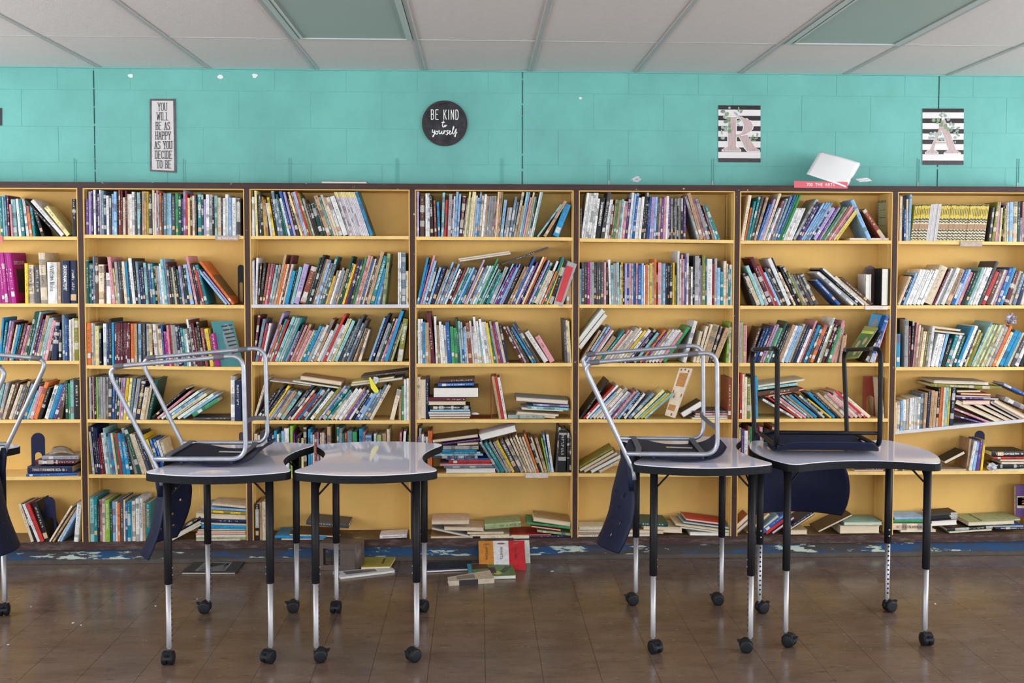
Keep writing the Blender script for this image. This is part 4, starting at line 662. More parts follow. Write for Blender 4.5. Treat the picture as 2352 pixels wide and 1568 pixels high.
flat(5,3,'r',"250 1196 425 44 0 Cp;390 1260 450 40 -2 Cp;850 1252 410 62 4 ew;1320 1192 500 24 -7 gw;1395 1160 425 56 -9 Tp;1370 1226 340 18 -8 Rp;1440 1280 380 24 -7 ew;1145 1332 455 22 0 Rp;650 1304 415 22 0 Cp;680 1330 450 20 0 Cp;800 1372 550 24 0 C.;1340 1370 490 26 0 D.;240 1372 480 26 0 Tp;250 1300 470 24 -13 Hp")
flat(3,4,'l',"1275 1322 262 74 31 Kp;1370 1334 440 18 0 Wp;1400 1312 400 20 0 Hp;1410 1288 390 24 0 Iw;1370 1258 440 18 0 h.")
flat(4,4,'s',"108 562 430 18 30 V.;112 602 440 26 30 Cp;162 616 430 34 29 Tp;242 620 400 34 28 Wp;332 620 250 30 28 Cp")
flat(5,4,'s',"80 1336 420 28 0 C.;80 1304 300 20 0 rp;80 1282 300 18 0 Wp;95 1258 300 38 0 Cp;590 1330 350 30 0 Wp;600 1292 450 44 -2 Tp;600 1200 500 44 -3 G.;820 1275 440 66 -3 Cp;1240 1236 560 18 -8 Wp;1185 1205 620 22 -8 Cp;1270 1178 540 18 -8 bp;1300 1150 430 26 -8 Rp;1345 1340 460 36 -1 Wp")
flat(3,5,'m',"300 975 530 20 8 Wp;300 1008 450 28 7 Aw;295 1078 470 52 7 Nw;390 1092 440 18 11 Rp")
flat(4,5,'t',"1385 578 330 14 0 K.;1385 598 330 18 0 Ip")
flat(5,5,'t',"62 1262 210 56 43 Qp;60 1308 200 34 42 Hp;190 1308 330 30 42 Tp;310 1306 300 34 40 bp;350 1308 330 40 38 Bw;400 1308 330 34 36 Rw;470 1308 300 30 36 Pp;600 1306 400 26 33 Kp;610 1270 390 24 33 Dw;640 1312 215 58 0 Tp;985 1288 420 24 26 Np;1222 1298 445 86 0 Cp;1268 1206 430 36 0 Ap")
flat(2,6,'n',"520 352 345 20 -6 Cp;482 305 340 22 -7 Wp")
flat(3,6,'n',"478 968 800 34 -2.5 V.|THE NUMBERS TRACT|W;515 930 620 32 -2 Cp;530 905 600 10 -2 Hp;775 1032 270 22 0 Tp;820 1058 340 20 -2 Op;760 1082 400 16 -2 Hp;770 1102 470 16 -2 Pw;840 1172 310 48 0 Ip;755 1192 590 46 -24 Cp;740 1236 480 22 -21 Iw;740 1302 380 18 -15 Pw;965 1212 470 36 -26 Cp;1065 1204 450 32 -27 Dp;1150 1176 440 32 -28 Hp;1185 1150 430 54 -28 Tp;1300 1128 300 54 -24 Hw;1285 950 320 28 -25 Bw")
flat(4,6,'u',"80 594 130 20 27 Cp;165 598 130 24 27 Ap;310 596 130 24 25 Wp;480 602 140 20 28 Cp;648 520 250 44 27 Kp;528 604 355 20 0 Tp;1165 430 380 58 0 Kt|THE ODYSSEY|W;1192 458 345 22 0 Rw;1262 486 275 24 0 Tp;1275 516 260 22 0 Wp;1220 562 320 42 0 K.;1200 602 340 16 0 Wp")
flat(5,6,'u',"140 1282 400 22 0 Wp;40 1256 450 74 -1 C.|ART OF BLACK AMERICA|K;40 1174 435 26 0 g.;72 1142 410 24 0 bw;492 1214 285 54 3 Wp;480 1155 300 76 4 K.;690 1292 480 16 3 Wp;665 1272 510 30 3 K.;905 1214 520 48 2 ep;1062 1168 430 18 2 ep;1100 1226 430 18 0 Bp;1220 1252 310 26 0 D.|BRAVE NEW WORLD|W")
flat(4,0,'o',"300 674 580 14 0 Wp;296 658 570 30 1 Bw;312 622 500 84 0 D.|STRANGE STORIES, AMAZING FACTS|C;395 518 450 46 0 rw;470 466 415 42 0 Hw")
flat(5,1,'p',"1325 1402 500 14 0 Wp;1328 1386 560 44 0 eb;1320 1338 570 26 0 Wp;1316 1312 570 20 0 Rp;1335 1290 550 18 0 Cp;1342 1268 550 24 0 hp;1385 1240 510 42 -2 Sw;1380 1192 520 20 -2.5 Wp;1376 1168 520 40 -2 Dw;1318 1120 570 54 -3 Cp;1420 1058 470 26 -4 Yw;1398 1022 500 26 -4 bw;1500 978 395 28 -6 Cp;1040 1330 400 26 31 Kw;1045 1360 390 24 29 Wp;1048 1382 380 22 28 Wp")
flat(5,2,'q',"350 1352 570 30 -1 S.;420 1374 500 18 0 Wp;510 1322 500 24 -3 Np;700 1195 480 46 -6 h.;1530 1356 305 38 2 W.|Spelling Dictionary|K")
# ------------------------------------------------------------------ builder
ROWN=['top shelf','second shelf','third shelf','fourth shelf','fifth shelf','bottom shelf']
BAYN=['first','second','third','fourth','fifth','sixth','seventh']
def book_geo(T,H,dep,x0,flip):
    """cover, pages: verts/faces in book space (x thickness from x0, y depth, z height)"""
    c=max(.0009,min(.0028,T*.13)); b=.0 if flip else T*.07
    x1=x0+T
    if flip: pts=[(x0,dep),(x1,dep),(x1,0),(x1-c,0),(x1-c,dep-c),(x0+c,dep-c),(x0+c,0),(x0,0)]
    else: pts=[(x0,0),(x0+T*.25,-b),(x0+T*.75,-b),(x1,0),(x1,dep),(x1-c,dep),(x1-c,c),(x0+c,c),(x0+c,dep),(x0,dep)]
    n=len(pts); V=[(x,y,0) for x,y in pts]+[(x,y,H) for x,y in pts]
    sides=[(i,(i+1)%n,n+(i+1)%n,n+i) for i in range(n)]
    if flip: sides=[tuple(reversed(q)) for q in sides]; caps=[(0,1,4,5),(1,2,3,4),(5,6,7,0)]
    else: caps=[(0,1,2,3,6,7),(3,4,5,6),(7,8,9,0)]
    Fq=list(sides)+[tuple(n+i for i in q) for q in caps]+[tuple(reversed(q)) for q in caps]
    spine=[] if flip else [0,1,2]
    pg=boxv(x0+c*.9,x1-c*.9,.004 if flip else c,dep-.003 if not flip else dep-c,.0025,H-.0025)
    return V,Fq,spine,n,pg,b
BOOKS=[]   # dicts
def add_book(kind,cellkey,T,H,dep,flip,col,ink,seed,M4,x0,st,order,title,area,inkc,tilt):
    BOOKS.append(dict(kind=kind,cell=cellkey,T=T,H=H,dep=dep,flip=flip,col=col,ink=ink,seed=seed,M=M4,x0=x0,st=st,order=order,title=title,area=area,inkc=inkc,tilt=tilt))
for (r,b,v,base,s) in ST:
    ox,oy,sc=VW[v]; prev=None
    for ent in s.split(';'):
        e=ent.split('|'); f=e[0].split(); x,w_,t,l=[float(q) for q in f[:4]]; cc=f[4]
        px=ox+x/sc; pyb=oy+base/sc; inset=random.uniform(.004,.016); Y=YF+inset
        P0=onY(px,pyb,Y); k=(onY(px+100,pyb,Y).x-P0.x)/100
        wk=w_/sc*k; h=onY(px,oy+t/sc,Y).z-onY(px,pyb,Y).z; dx=l/sc*k
        if prev is not None and abs(P0.x-prev)<.0045: pass
        th=math.atan2(dx,h); wk*=.965
        T=max(.0022,wk*math.cos(th)); xc=P0.x+wk/2
        if xc<-3.05 or xc>3.2: continue
        zs=min(shelf_z(r,b,P0.x),shelf_z(r,b,P0.x+wk)) if r<5 else .1262
        if r<5: zs=shelf_z(r,b,P0.x+(wk if th>0 else 0))
        # the top stays below the next board
        ztop_lim=(2.070 if r==0 else min(SHELFZ[(r-1,b)][1],SHELFZ[(r-1,b)][3])-.0225)-zs
        h=min(h,ztop_lim)
        H=max(.05,(h-T*abs(math.sin(th)))/math.cos(th)); dep=min(.188,max(.11,H*random.uniform(.66,.80)))
        xa,_,xb2,_=SHELFZ[(r,b)]
        piv=P0.x+wk if th>0 else P0.x
        if abs(th)<.02: th=random.uniform(-.004,.004); piv=P0.x+wk if th>0 else P0.x
        piv=min(max(piv,xa+.001+(T if th>0 else 0)),xb2-.001-(0 if th>0 else T))
        # keep the leaning top inside the bay
        tx=piv+math.sin(th)*H+(0 if th>0 else 0)
        if tx>xb2-.002: piv-=tx-xb2+.002
        if tx<xa+.002: piv+=xa+.002-tx
        flip=cc[1]=='p'; code=cc[0]; col=list(PAL[code][0]); jit=random.uniform(.86,1.12); col=[min(.85,q*jit) for q in col]
        ink=(.68,.66,.60) if code in DARK else random.choice([(.02,.02,.03),(.05,.07,.16),(.16,.02,.02),(.03,.10,.09)])
        mt=Matrix.Translation((piv,Y,zs))@Matrix.Rotation(th,4,'Y')
        add_book('magazine' if code=='j' else 'stand',(r,b),T,H,dep,flip,col,ink,random.random(),mt,-T if th>0 else 0,cc[1],xc,e[1:] if len(e)>1 else None,T*H,code,th)
for (r,b,v,s) in HZ:
    ox,oy,sc=VW[v]
    for ent in s.split(';'):
        e=ent.split('|'); f=e[0].split(); x,y,ln,tk,an=[float(q) for q in f[:5]]; cc=f[5]
        inset=random.uniform(.004,.014); Y=YF+inset; P0=onY(ox+x/sc,oy+y/sc,Y); k=(onY(ox+x/sc+100,oy+y/sc,Y).x-P0.x)/100
        L=ln/sc*k; T=max(.003,tk/sc*k*.97); a=math.radians(an)
        if P0.x>3.1: continue
        xa,_,xb2,_=SHELFZ[(r,b)]
        L=min(L,(xb2-.002-P0.x)/max(.5,math.cos(a)))
        zs=shelf_z(r,b,P0.x) if r<5 else .1262
        z=max(P0.z,zs+.0005)
        if an<0: z=max(z,zs+.0005+math.sin(-a)*L)
        flip=cc[1]=='p'; code=cc[0]; col=[q*random.uniform(.9,1.1) for q in PAL[code][0]]
        ink=(.68,.66,.60) if code in DARK else (.03,.03,.05)
        # book space: x thickness -> world up, z height -> world right
        Bm=Matrix(((0,0,1,0),(0,1,0,0),(1,0,0,0),(0,0,0,1)))
        mt=Matrix.Translation((P0.x,Y,z))@Matrix.Rotation(-a,4,'Y')@Bm
        dep=min(.188,max(.11,L*.72))
        add_book('flat',(r,b),T,L,dep,flip,col,ink,random.random(),mt,0,cc[1],z,e[1:] if len(e)>1 else None,T*L*1.15,code,a)
# yellow and black periodicals
MAGS=[]
def mag_run(x0,n,w_,kind):
    for i in range(n): MAGS.append((x0+i*w_,w_,kind))
mag_run(252,9,19.2,'y'); mag_run(426,7,17,'w'); mag_run(546,28,19.1,'y')
ATTR=[]
def build_book_mesh(bk,mt=None):
    V,Fq,spine,n,pg,bu=book_geo(bk['T'],bk['H'],bk['dep'],bk['x0'],bk['flip'])
    return V,Fq,spine,n,pg,bu
def cover_mesh(V,Fq,spine,n,bk):
    me=pyd('book',V,Fq); set_cover(me,[(Fq,spine,bk)]); me.materials.append(M['cover']); return me
def set_cover(me,lst):
    ca=me.attributes.new('Col','FLOAT_COLOR','FACE'); ia=me.attributes.new('Ink','FLOAT_COLOR','FACE'); uv=me.uv_layers.new(name='UVMap')
    C=[];I=[];U=[]
    for Fq,spine,bk in lst:
        c=(*bk['col'],1); i=(*bk['ink'],bk['seed'])
        for fi,q in enumerate(Fq):
            C+=c; I+=i
            if fi in spine:
                u0,u1=[(-.5,-.25),(-.25,.25),(.25,.5)][fi]
                U+=[u0,0,u1,0,u1,bk['H'],u0,bk['H']]
            else: U+=[9,-1]*len(q)
    ca.data.foreach_set('color',C); ia.data.foreach_set('color',I); uv.data.foreach_set('uv',U)
def label_box(bk,bu):
    T=bk['T']; x0=bk['x0']; z0=.016+((bk['seed']*7.3)%1)*.026; hh=min(.034,max(.018,T*1.2))
    return boxv(x0+T*.12,x0+T*.88,-bu-.0006,-bu*.2+.0004,z0,z0+hh)
def ordn(n): return ['first','second','third','fourth','fifth','sixth','seventh','eighth','ninth','tenth','eleventh','twelfth','thirteenth','fourteenth','fifteenth','sixteenth','seventeenth','eighteenth','nineteenth','twentieth'][n] if n<20 else ('twenty-','thirty-')[(n-20)//10]+['first','second','third','fourth','fifth','sixth','seventh','eighth','ninth','tenth'][n%10-0] if n%10<9 else ('thirtieth','fortieth')[(n-20)//10]
# per cell and colour ordinals
grp={}
for bk in BOOKS: grp.setdefault((bk['cell'],bk['kind'],bk['inkc']),[]).append(bk)
for key,l in grp.items():
    l.sort(key=lambda q:q['order'] if key[1]!='flat' else -q['order'])
    (r,b),kind,code=key; cname=PAL[code][1]
    for i,bk in enumerate(l):
        place='on %s of %s bay'%(ROWN[r],BAYN[b])
        if kind=='flat':
            how='lying flat' if abs(bk['tilt'])<.12 else 'lying aslant'
            bk['label']=('only %s book %s %s'%(cname,how,place)) if len(l)==1 else ('%s %s book from top lying %s'%(ordn(i),cname,place))
        else:
            how='upright' if abs(bk['tilt'])<.06 else ('leaning left' if bk['tilt']<0 else 'leaning right')
            bk['label']=('only %s book standing %s, %s'%(cname,place,how)) if len(l)==1 else ('%s %s book from left standing %s'%(ordn(i),cname,place))
NIND=300
rank=sorted([q for q in BOOKS if q['kind']!='magazine'],key=lambda q:-(q['area']+(1 if q['title'] or (q['cell'],q['inkc']) in (((0,2),'S'),((1,1),'O'),((3,1),'G'),((1,0),'M')) else 0)))
IND=set(id(q) for q in rank[:NIND])
SV=[];SF=[];SL=[];PV=[];LW=[];LT=[]
for bk in BOOKS:
    V,Fq,spine,n,pg,bu=build_book_mesh(bk); mt=bk['M']; lab=bk['st'] in 'wt' and bk['T']>.0035 and (bk['seed']*13.7)%1>.22
    if id(bk) in IND or bk['kind']=='magazine':
        o=obj('magazine' if bk['kind']=='magazine' else 'book',cover_mesh(V,Fq,spine,n,bk)); o.matrix_world=mt
        r,b=bk['cell']
        if bk['kind']=='magazine':
            nj=sum(1 for q in BOOKS if q['kind']=='magazine' and q['order']<bk['order']); tag(o,'%s thin striped magazine from left in the leaning run before the tall blue book'%ordn(nj),'magazine','striped magazines on the top shelf')
            top=obj('title_band',pyd('band',boxv(bk['x0'],bk['x0']+bk['T'],-bu-.0005,.0005,bk['H']-.03,bk['H']-.002),BF),M.setdefault('bandy',mat('yellow_title_band',(.72,.60,.22),.5)),o)
        else: tag(o,bk['label'],'book','books in the bookcase')
        obj('page_block',pyd('page_block',pg,BF),M['pagesw'] if bk['inkc'] in 'WKbh' else M['pages'],o)
        if lab: obj('spine_label',pyd('spine_label',label_box(bk,bu),BF),M['tagw'] if bk['st']=='w' else M['tagt'],o)
        if bk['title']:
            T,H=bk['T'],bk['H']; tl=bk['title'][0]; m=M.setdefault('ink_'+bk['title'][1],mat('title_ink_'+PAL[bk['title'][1]][1].replace(' ','_'),tuple(min(.9,q*1.15) for q in PAL[bk['title'][1]][0]),.5))
            if bk['kind']=='flat':
                me=text_mesh(tl,width=min(H*.62,T*.62*len(tl)*.7),height=T*.42); to=obj('title',me,m,o,(bk['x0']+T*.5,-bu-.0007,H*.42))
                to.rotation_euler=Matrix(((0,1,0),(0,0,-1),(-1,0,0))).to_euler() ; to.matrix_local=Matrix.Translation((bk['x0']+T*.5,-bu-.0007,H*.42))@Matrix(((0,1,0,0),(0,0,-1,0),(1,0,0,0),(0,0,0,1)))
            else:
                me=text_mesh(tl,width=min(H*.6,T*.6*len(tl)*.7),height=T*.5); to=obj('title',me,m,o)
                to.matrix_local=Matrix.Translation((bk['x0']+T*.5,-bu-.0007,H*.60))@Matrix(((0,1,0,0),(0,0,-1,0),(-1,0,0,0),(0,0,0,1)))
    else:
        nb=len(SV); SV+=[tuple(mt@Vector(q)) for q in V]; SF+=[tuple(i+nb for i in q) for q in Fq]; SL.append((Fq,spine,bk))
        PV.append([tuple(mt@Vector(q)) for q in pg])
        if lab: (LW if bk['st']=='w' else LT).append([tuple(mt@Vector(q)) for q in label_box(bk,bu)])
me=pyd('books_remaining',SV,SF); set_cover(me,SL); me.materials.append(M['cover'])
nf=len(me.polygons)
so=obj('smaller_books',me); tag(so,'many thinner books packed between the larger ones on all shelves','books',kind='stuff')
def boxes_mesh(L): return merge([(q,BF) for q in L])
if PV: o=obj('page_blocks',boxes_mesh(PV),M['pages'],so); o['kind']='stuff'
if LW: o=obj('white_spine_labels',boxes_mesh(LW),M['tagw'],so); o['kind']='stuff'
if LT: o=obj('tan_spine_labels',boxes_mesh(LT),M['tagt'],so); o['kind']='stuff'
# periodicals: yellow upper spine, black and white checks below
M['magy']=mat('yellow_magazine_spine',(.60,.46,.035),.45,noise=.12,scale=80); M['magw']=mat('grey_magazine_spine',(.52,.50,.50),.5,noise=.15,scale=60)
M['magcream']=mat('magazine_band_cream',(.62,.55,.36),.5)
M['maglit']=mat('magazine_band_brown',(.34,.19,.10),.5)
cnt={'y':0,'w':0}
for x,w_,kd in MAGS:
    ox,oy,sc=VW['g']; Y=YF+random.uniform(.006,.010); P0=onY(ox+x/sc,oy+752/sc,Y); k=(onY(ox+x/sc+100,oy+752/sc,Y).x-P0.x)/100
    th=math.atan2(50/sc*k,(752-345)/sc*k); T=w_/sc*k*.96*math.cos(th); H=((752-345+random.uniform(-5,5))/sc*k)/math.cos(th)
    z=shelf_z(0,6,P0.x)
    o=obj('magazine',box(-T,0,0,.17,0,H,.0004),M['magy'] if kd=='y' else M['magw']); o.location=(P0.x+T/math.cos(th),Y,z); o.rotation_euler=(0,th,0)
    if kd=='y':
        tag(o,'%s yellow and black magazine from left on the top shelf under the A poster'%ordn(cnt['y']),'magazine','yellow and black magazines on the top shelf')
        obj('check_panel',box(-T*.98,-.02*T,-.0003,.0002,H*.02,H*.60),M['magcream'],o); obj('picture_panel',box(-T*.95,-.05*T,-.0005,.0002,H*.32,H*.46),M['maglit'],o)
        par=cnt['y']%2
        P=[(boxv(-T*.62,-T*.3,-.0005,.0002,H*(.70+random.uniform(-.03,.03)),H*(.88+random.uniform(-.03,.03))),BF)]
        obj('title',merge(P),M['inkk'],o)
        for f0,f1 in ((.955,.992),(.555,.60),(.495,.53),(.255,.295),(.175,.215),(.10,.135),(.03,.065)):
            d=.018*par+random.uniform(-.004,.004); obj('check',box(-T,-T*.12,-.0007,.0002,H*(f0+d*(f0<.9)),H*(f1+d*(f0<.9))),M['inkk'],o)
    else: tag(o,'%s pale grey magazine from left in the run between the yellow ones'%ordn(cnt['w']),'magazine','grey magazines on the top shelf')
    cnt[kd]+=1
# ================================================================== SIGNS ON THE WALL
def quad_pt(c,u,v):   # c: TL,TR,BR,BL world corners; u right, v up
    return c[3]*(1-u)*(1-v)+c[2]*u*(1-v)+c[1]*u*v+c[0]*(1-u)*v
def quad_n(c): return (c[2]-c[3]).cross(c[0]-c[3]).normalized()
def slab(name,c,thick,m,parent=None,inward=True):
    """solid sheet: front face through the four corners, thickness behind it"""
    n=quad_n(c); d=-n*thick
    f=[c[3],c[2],c[1],c[0]]; V=[tuple(q) for q in f]+[tuple(q+d) for q in f]
    o=obj(name,pyd(name,V,[(0,1,2,3),(7,6,5,4),(1,0,4,5),(2,1,5,6),(3,2,6,7),(0,3,7,4)]),m,parent); return o
def art(parent,c,polys,m,name,lift=.0006):
    n=quad_n(c)*lift; V=[];Fq=[]
    for i_,p in enumerate(polys):
        k=len(V); V+=[tuple(quad_pt(c,u,v)+n*(1+.03*i_)) for u,v in p]; Fq.append(tuple(range(k,k+len(p))))
    return obj(name,pyd(name,V,Fq),m,parent)
def pxY(pts,Y): return [onY(x,y,Y) for x,y in pts]
def rect(u0,u1,v0,v1): return [(u0,v0),(u1,v0),(u1,v1),(u0,v1)]
def ell(u,v,a,b,rot=0,n=12):
    return [(u+a*math.cos(t)*math.cos(rot)-b*math.sin(t)*math.sin(rot),v+a*math.cos(t)*math.sin(rot)+b*math.sin(t)*math.cos(rot)) for t in [2*PI*k/n for k in range(n)]]
# quote sign
c=pxY([(344.2,227),(402.7,227),(405.2,396.6),(344.5,393.4)],YW-.005)
o=slab('quote_sign',c,.004,mat('sign_grey_border',(.085,.075,.078),.4,noise=.4,scale=30)); tag(o,'tall white quote sign with dark border about being happy','sign')
art(o,c,[rect(.075,.915,.025,.975)],mat('sign_white_face',(.60,.57,.56),.45),'face')
cx_=(c[0].x+c[1].x)/2-.0015; hh=c[0].z-c[3].z; P=[]
for i,wd in enumerate(['YOU','WILL','BE AS','HAPPY','AS YOU','DECIDE','TO BE']):
    zb=c[0].z-hh*(.16+.1325*i); cw=.0128 if len(wd)<5 else .0122
    P+=word(wd,cx_+i*.0007,zb,hh*.105,cw,.0056,.0034,YW-.0068,.0030)
V,Fq=strokes(P,.0032,YW-.0068); obj('lettering',pyd('lettering',V,Fq),M['inkk'],o)
# round sign
p=onY(1021.5,283.5,YW-.006); R=51.4/F_PX*YW*1.002
M['disc']=mat('black_glossy_print',(.007,.007,.008),.3,col2=(.045,.045,.055),scale=12,spec=.25)
V,Fq=lathe([(R*.97,.0),(R,-.002),(R,-.006)],56,'y'); o=obj('round_sign',pyd('disc',[(a,b,c_) for a,b,c_ in V],Fq),mat('dark_rim_print',(.035,.028,.032),.5,spec=.2),None,p); tag(o,'round black sign with white lettering saying be kind','sign')
V,Fq=lathe([(R*.90,-.0061),(R*.905,-.0066)],48,'y'); obj('face',pyd('face',V,Fq),M['disc'],o)
P=word('BE KIND',0,R*.17,R*.42,R*.115,R*.085,.004,0)
V,Fq=strokes(P,.0042,-.0075); obj('lettering',pyd('lettering',V,Fq),M['inkw'],o)
S=lambda pts:[((x-830)/597*R,(795-y)/597*R) for x,y in pts]
sc_=[S(smooth) for smooth in ([(795,730),(785,780),(770,850),(785,900),(805,885)],[(755,775),(830,765)],[(835,850),(815,870),(830,890),(855,875),(860,850),(840,845),(870,850),(885,845)],
 [(510,965),(500,1020),(525,1045),(555,1020),(570,965),(560,1060),(540,1130),(520,1155),(515,1130),(545,1095),(590,1060)],[(610,1000),(590,1035),(600,1080),(635,1085),(655,1040),(640,1000),(615,1005),(660,1010),(685,985)],
 [(690,985),(680,1050),(700,1080),(735,1050),(755,985),(750,1060),(770,1080),(800,1050),(815,985)],[(815,985),(805,1085),(820,1020),(850,985),(870,1000)],[(925,985),(895,985),(885,1010),(905,1040),(910,1080),(880,1100),(865,1080)],
 [(915,1060),(965,1035),(985,1000),(965,985),(940,1020),(945,1070),(975,1085),(1010,1060)],[(1010,1060),(1050,980),(1075,900),(1065,870),(1045,920),(1035,1030),(1050,1080),(1075,1060)],[(1075,1060),(1115,980),(1135,930),(1125,1010),(1115,1110),(1105,1155),(1090,1130),(1115,1070),(1155,1035)])]
sc2=[]
for q in sc_:
    sm=smooth_path([Vector((a,b,0)) for a,b in q],2); sc2.append([(v.x,v.y) for v in sm])
V,Fq=strokes(sc2,.0046,-.0075); obj('script_lettering',pyd('script',V,Fq),M['inkw'],o)
# striped letter posters
M['leaf']=mat('printed_leaf_green',(.20,.30,.16),.5,noise=.5,scale=60); M['leaf2']=mat('printed_leaf_grey',(.30,.40,.36),.5,noise=.5,scale=60)
M['wood']=mat('printed_pale_wood',(.50,.38,.37),.5,noise=.25,scale=30,stretch=(8,1,1)); M['posterw']=mat('poster_white',(.72,.69,.69),.3); M['posterk']=mat('poster_black',(.018,.012,.015),.25,noise=.5,scale=10)
def poster(c,stripes,letter,leaves,label):
    o=slab('letter_poster',c,.0015,M['posterw']); tag(o,label,'poster','striped letter posters')
    art(o,c,[rect(0,1,1-b,1-a) for a,b in stripes],M['posterk'],'black_stripes',.0005)
    out=[]
    for p in letter:   # white outline slightly larger than the letter
        mu=sum(a for a,_ in p)/len(p); mv=sum(b for _,b in p)/len(p); out.append([(mu+(a-mu)*1.05+(.012 if a>mu else -.012),mv+(b-mv)*1.03+(.008 if b>mv else -.008)) for a,b in p])
    art(o,c,out,M['inkw'],'letter_outline',.0009); art(o,c,letter,M['wood'],'letter',.0014)
    for i,(u,v,a,b,rt,k) in enumerate(leaves): art(o,c,[ell(u,v,a,b,rt)],M['leaf'] if k else M['leaf2'],'leaf',.0018+.00015*(i%5))
    return o
nz=lambda x0,x1,y0,y1:(lambda pts:[((x-x0)/(x1-x0),1-(y-y0)/(y1-y0)) for x,y in pts])
f=nz(190,1110,160,1405)
arc=lambda cx,cy,rx,ry,a0,a1,n=10:[(cx+rx*math.cos(math.radians(a0+(a1-a0)*k/n)),cy-ry*math.sin(math.radians(a0+(a1-a0)*k/n))) for k in range(n+1)]
bo=arc(600,615,345,205,90,-90); bi=arc(600,615,145,185,90,-90)
bowl=[]
for k in range(len(bo)-1): bowl.append(f([bo[k],bo[k+1],bi[k+1],bi[k]]))
R_letter=[f([(400,410),(575,410),(575,1120),(400,1120)]),f([(285,1155),(285,1118),(400,1060),(575,1060),(665,1118),(665,1155)]),f([(330,410),(610,410),(610,440),(330,440)]),f([(575,790),(680,790),(680,845),(575,845)])]+bowl+[f([(650,835),(820,800),(985,1070),(1072,1122),(1072,1158),(830,1158),(770,1090)])]
RL=[(290,295,50,38,0,1),(375,350,45,42,.3,1),(320,415,32,35,0,0),(415,470,42,62,.2,1),(355,515,50,38,.2,1),(440,600,30,60,-.5,1),(280,640,34,40,0,0),(350,650,48,38,.4,0),(345,705,40,30,0,0),(435,720,44,50,.3,1),(265,745,18,60,.2,0),(285,875,48,32,0,0),(630,245,18,55,0,1),(690,290,18,50,-.7,1),(570,335,45,22,-.6,0),(625,505,46,30,.4,0),(630,590,40,18,-.6,0),(895,885,22,40,.3,1),(945,850,14,55,0,1),(1010,880,50,20,.2,1),(965,930,50,16,0,1),(1040,800,14,45,-.3,1),(430,215,30,28,0,0)]
g1=lambda L,f,W,Hh:[(f([(x,y)])[0][0],f([(x,y)])[0][1],a/W,b/Hh,rt,k) for x,y,a,b,rt,k in L]
SR=[((a-160)/1245,(b-160)/1245) for a,b in ((160,252),(385,490),(612,718),(848,945),(1078,1178),(1315,1405))]
poster(pxY([(1650,241.8),(1746.8,242.4),(1746.8,372.9),(1649.6,372.4)],YW-.0035),SR,R_letter,g1(RL,f,920,1245),'black and white striped poster with floral wooden letter R')
f=nz(185,1115,140,1408)
A_letter=[f([(640,380),(690,380),(760,560),(940,1060),(1028,1118),(1028,1150),(680,1150),(680,1118),(770,1060),(590,560)]),f([(575,540),(640,560),(505,860),(440,1060),(360,1060),(455,830)]),f([(258,1150),(258,1115),(350,1060),(440,1060),(528,1115),(528,1150)]),f([(470,885),(720,885),(720,925),(455,925)])]
AL=[(435,405,45,42,0,1),(535,400,42,48,.3,1),(645,245,34,32,0,0),(590,280,24,26,0,0),(700,300,32,36,0,0),(620,320,20,18,0,0),(765,385,40,34,.2,0),(515,465,28,26,0,0),(620,455,32,50,.4,1),(600,515,42,36,0,1),(700,545,40,62,-.3,1),(765,605,36,44,.3,1),(820,480,34,44,.4,0),(885,490,20,40,-.4,1),(865,570,46,24,.3,0),(830,635,36,26,.5,1),(965,640,44,28,.2,0),(910,690,34,26,.2,0),(990,575,44,20,.4,1),(970,700,22,40,-.5,1),(925,790,32,30,0,0),(1000,745,28,22,0,0),(375,705,42,40,0,0),(465,705,46,46,0,0),(360,800,34,36,0,0),(425,800,26,30,0,0),(590,710,36,40,0,0),(620,830,50,40,0,0),(540,840,26,40,0,0),(920,890,22,30,0,0)]
SA=[((a-140)/1268,(b-140)/1268) for a,b in ((140,225),(362,465),(600,702),(838,938),(1072,1170),(1308,1408))]
poster(pxY([(2118.9,249.3),(2213.8,249.5),(2213,378.7),(2118.7,378.5)],YW-.0035),SA,A_letter,g1(AL,f,930,1268),'black and white striped poster with floral wooden letter A')
c=pxY([(-46,247),(4,248),(4,288),(-46,288)],YW-.004); o=slab('dark_sign',c,.003,M['disc']); tag(o,'dark sign cut off at the edge of the photo on turquoise wall','sign')
# 700 THE ARTS
c=pxY([(1824,415.6),(1947,418),(1947,433),(1824,431)],YF-.0075); o=slab('section_sign',c,.003,M['redsign']); tag(o,'red section sign reading 700 The Arts on the bookcase top edge','sign')
me=text_mesh('700  THE  ARTS',width=(1200-535)/10.226*YF/F_PX,height=.0175); t=obj('lettering',me,M['inkw'],o,onY(1885,423.7,YF-.0082),(PI/2,0,0))
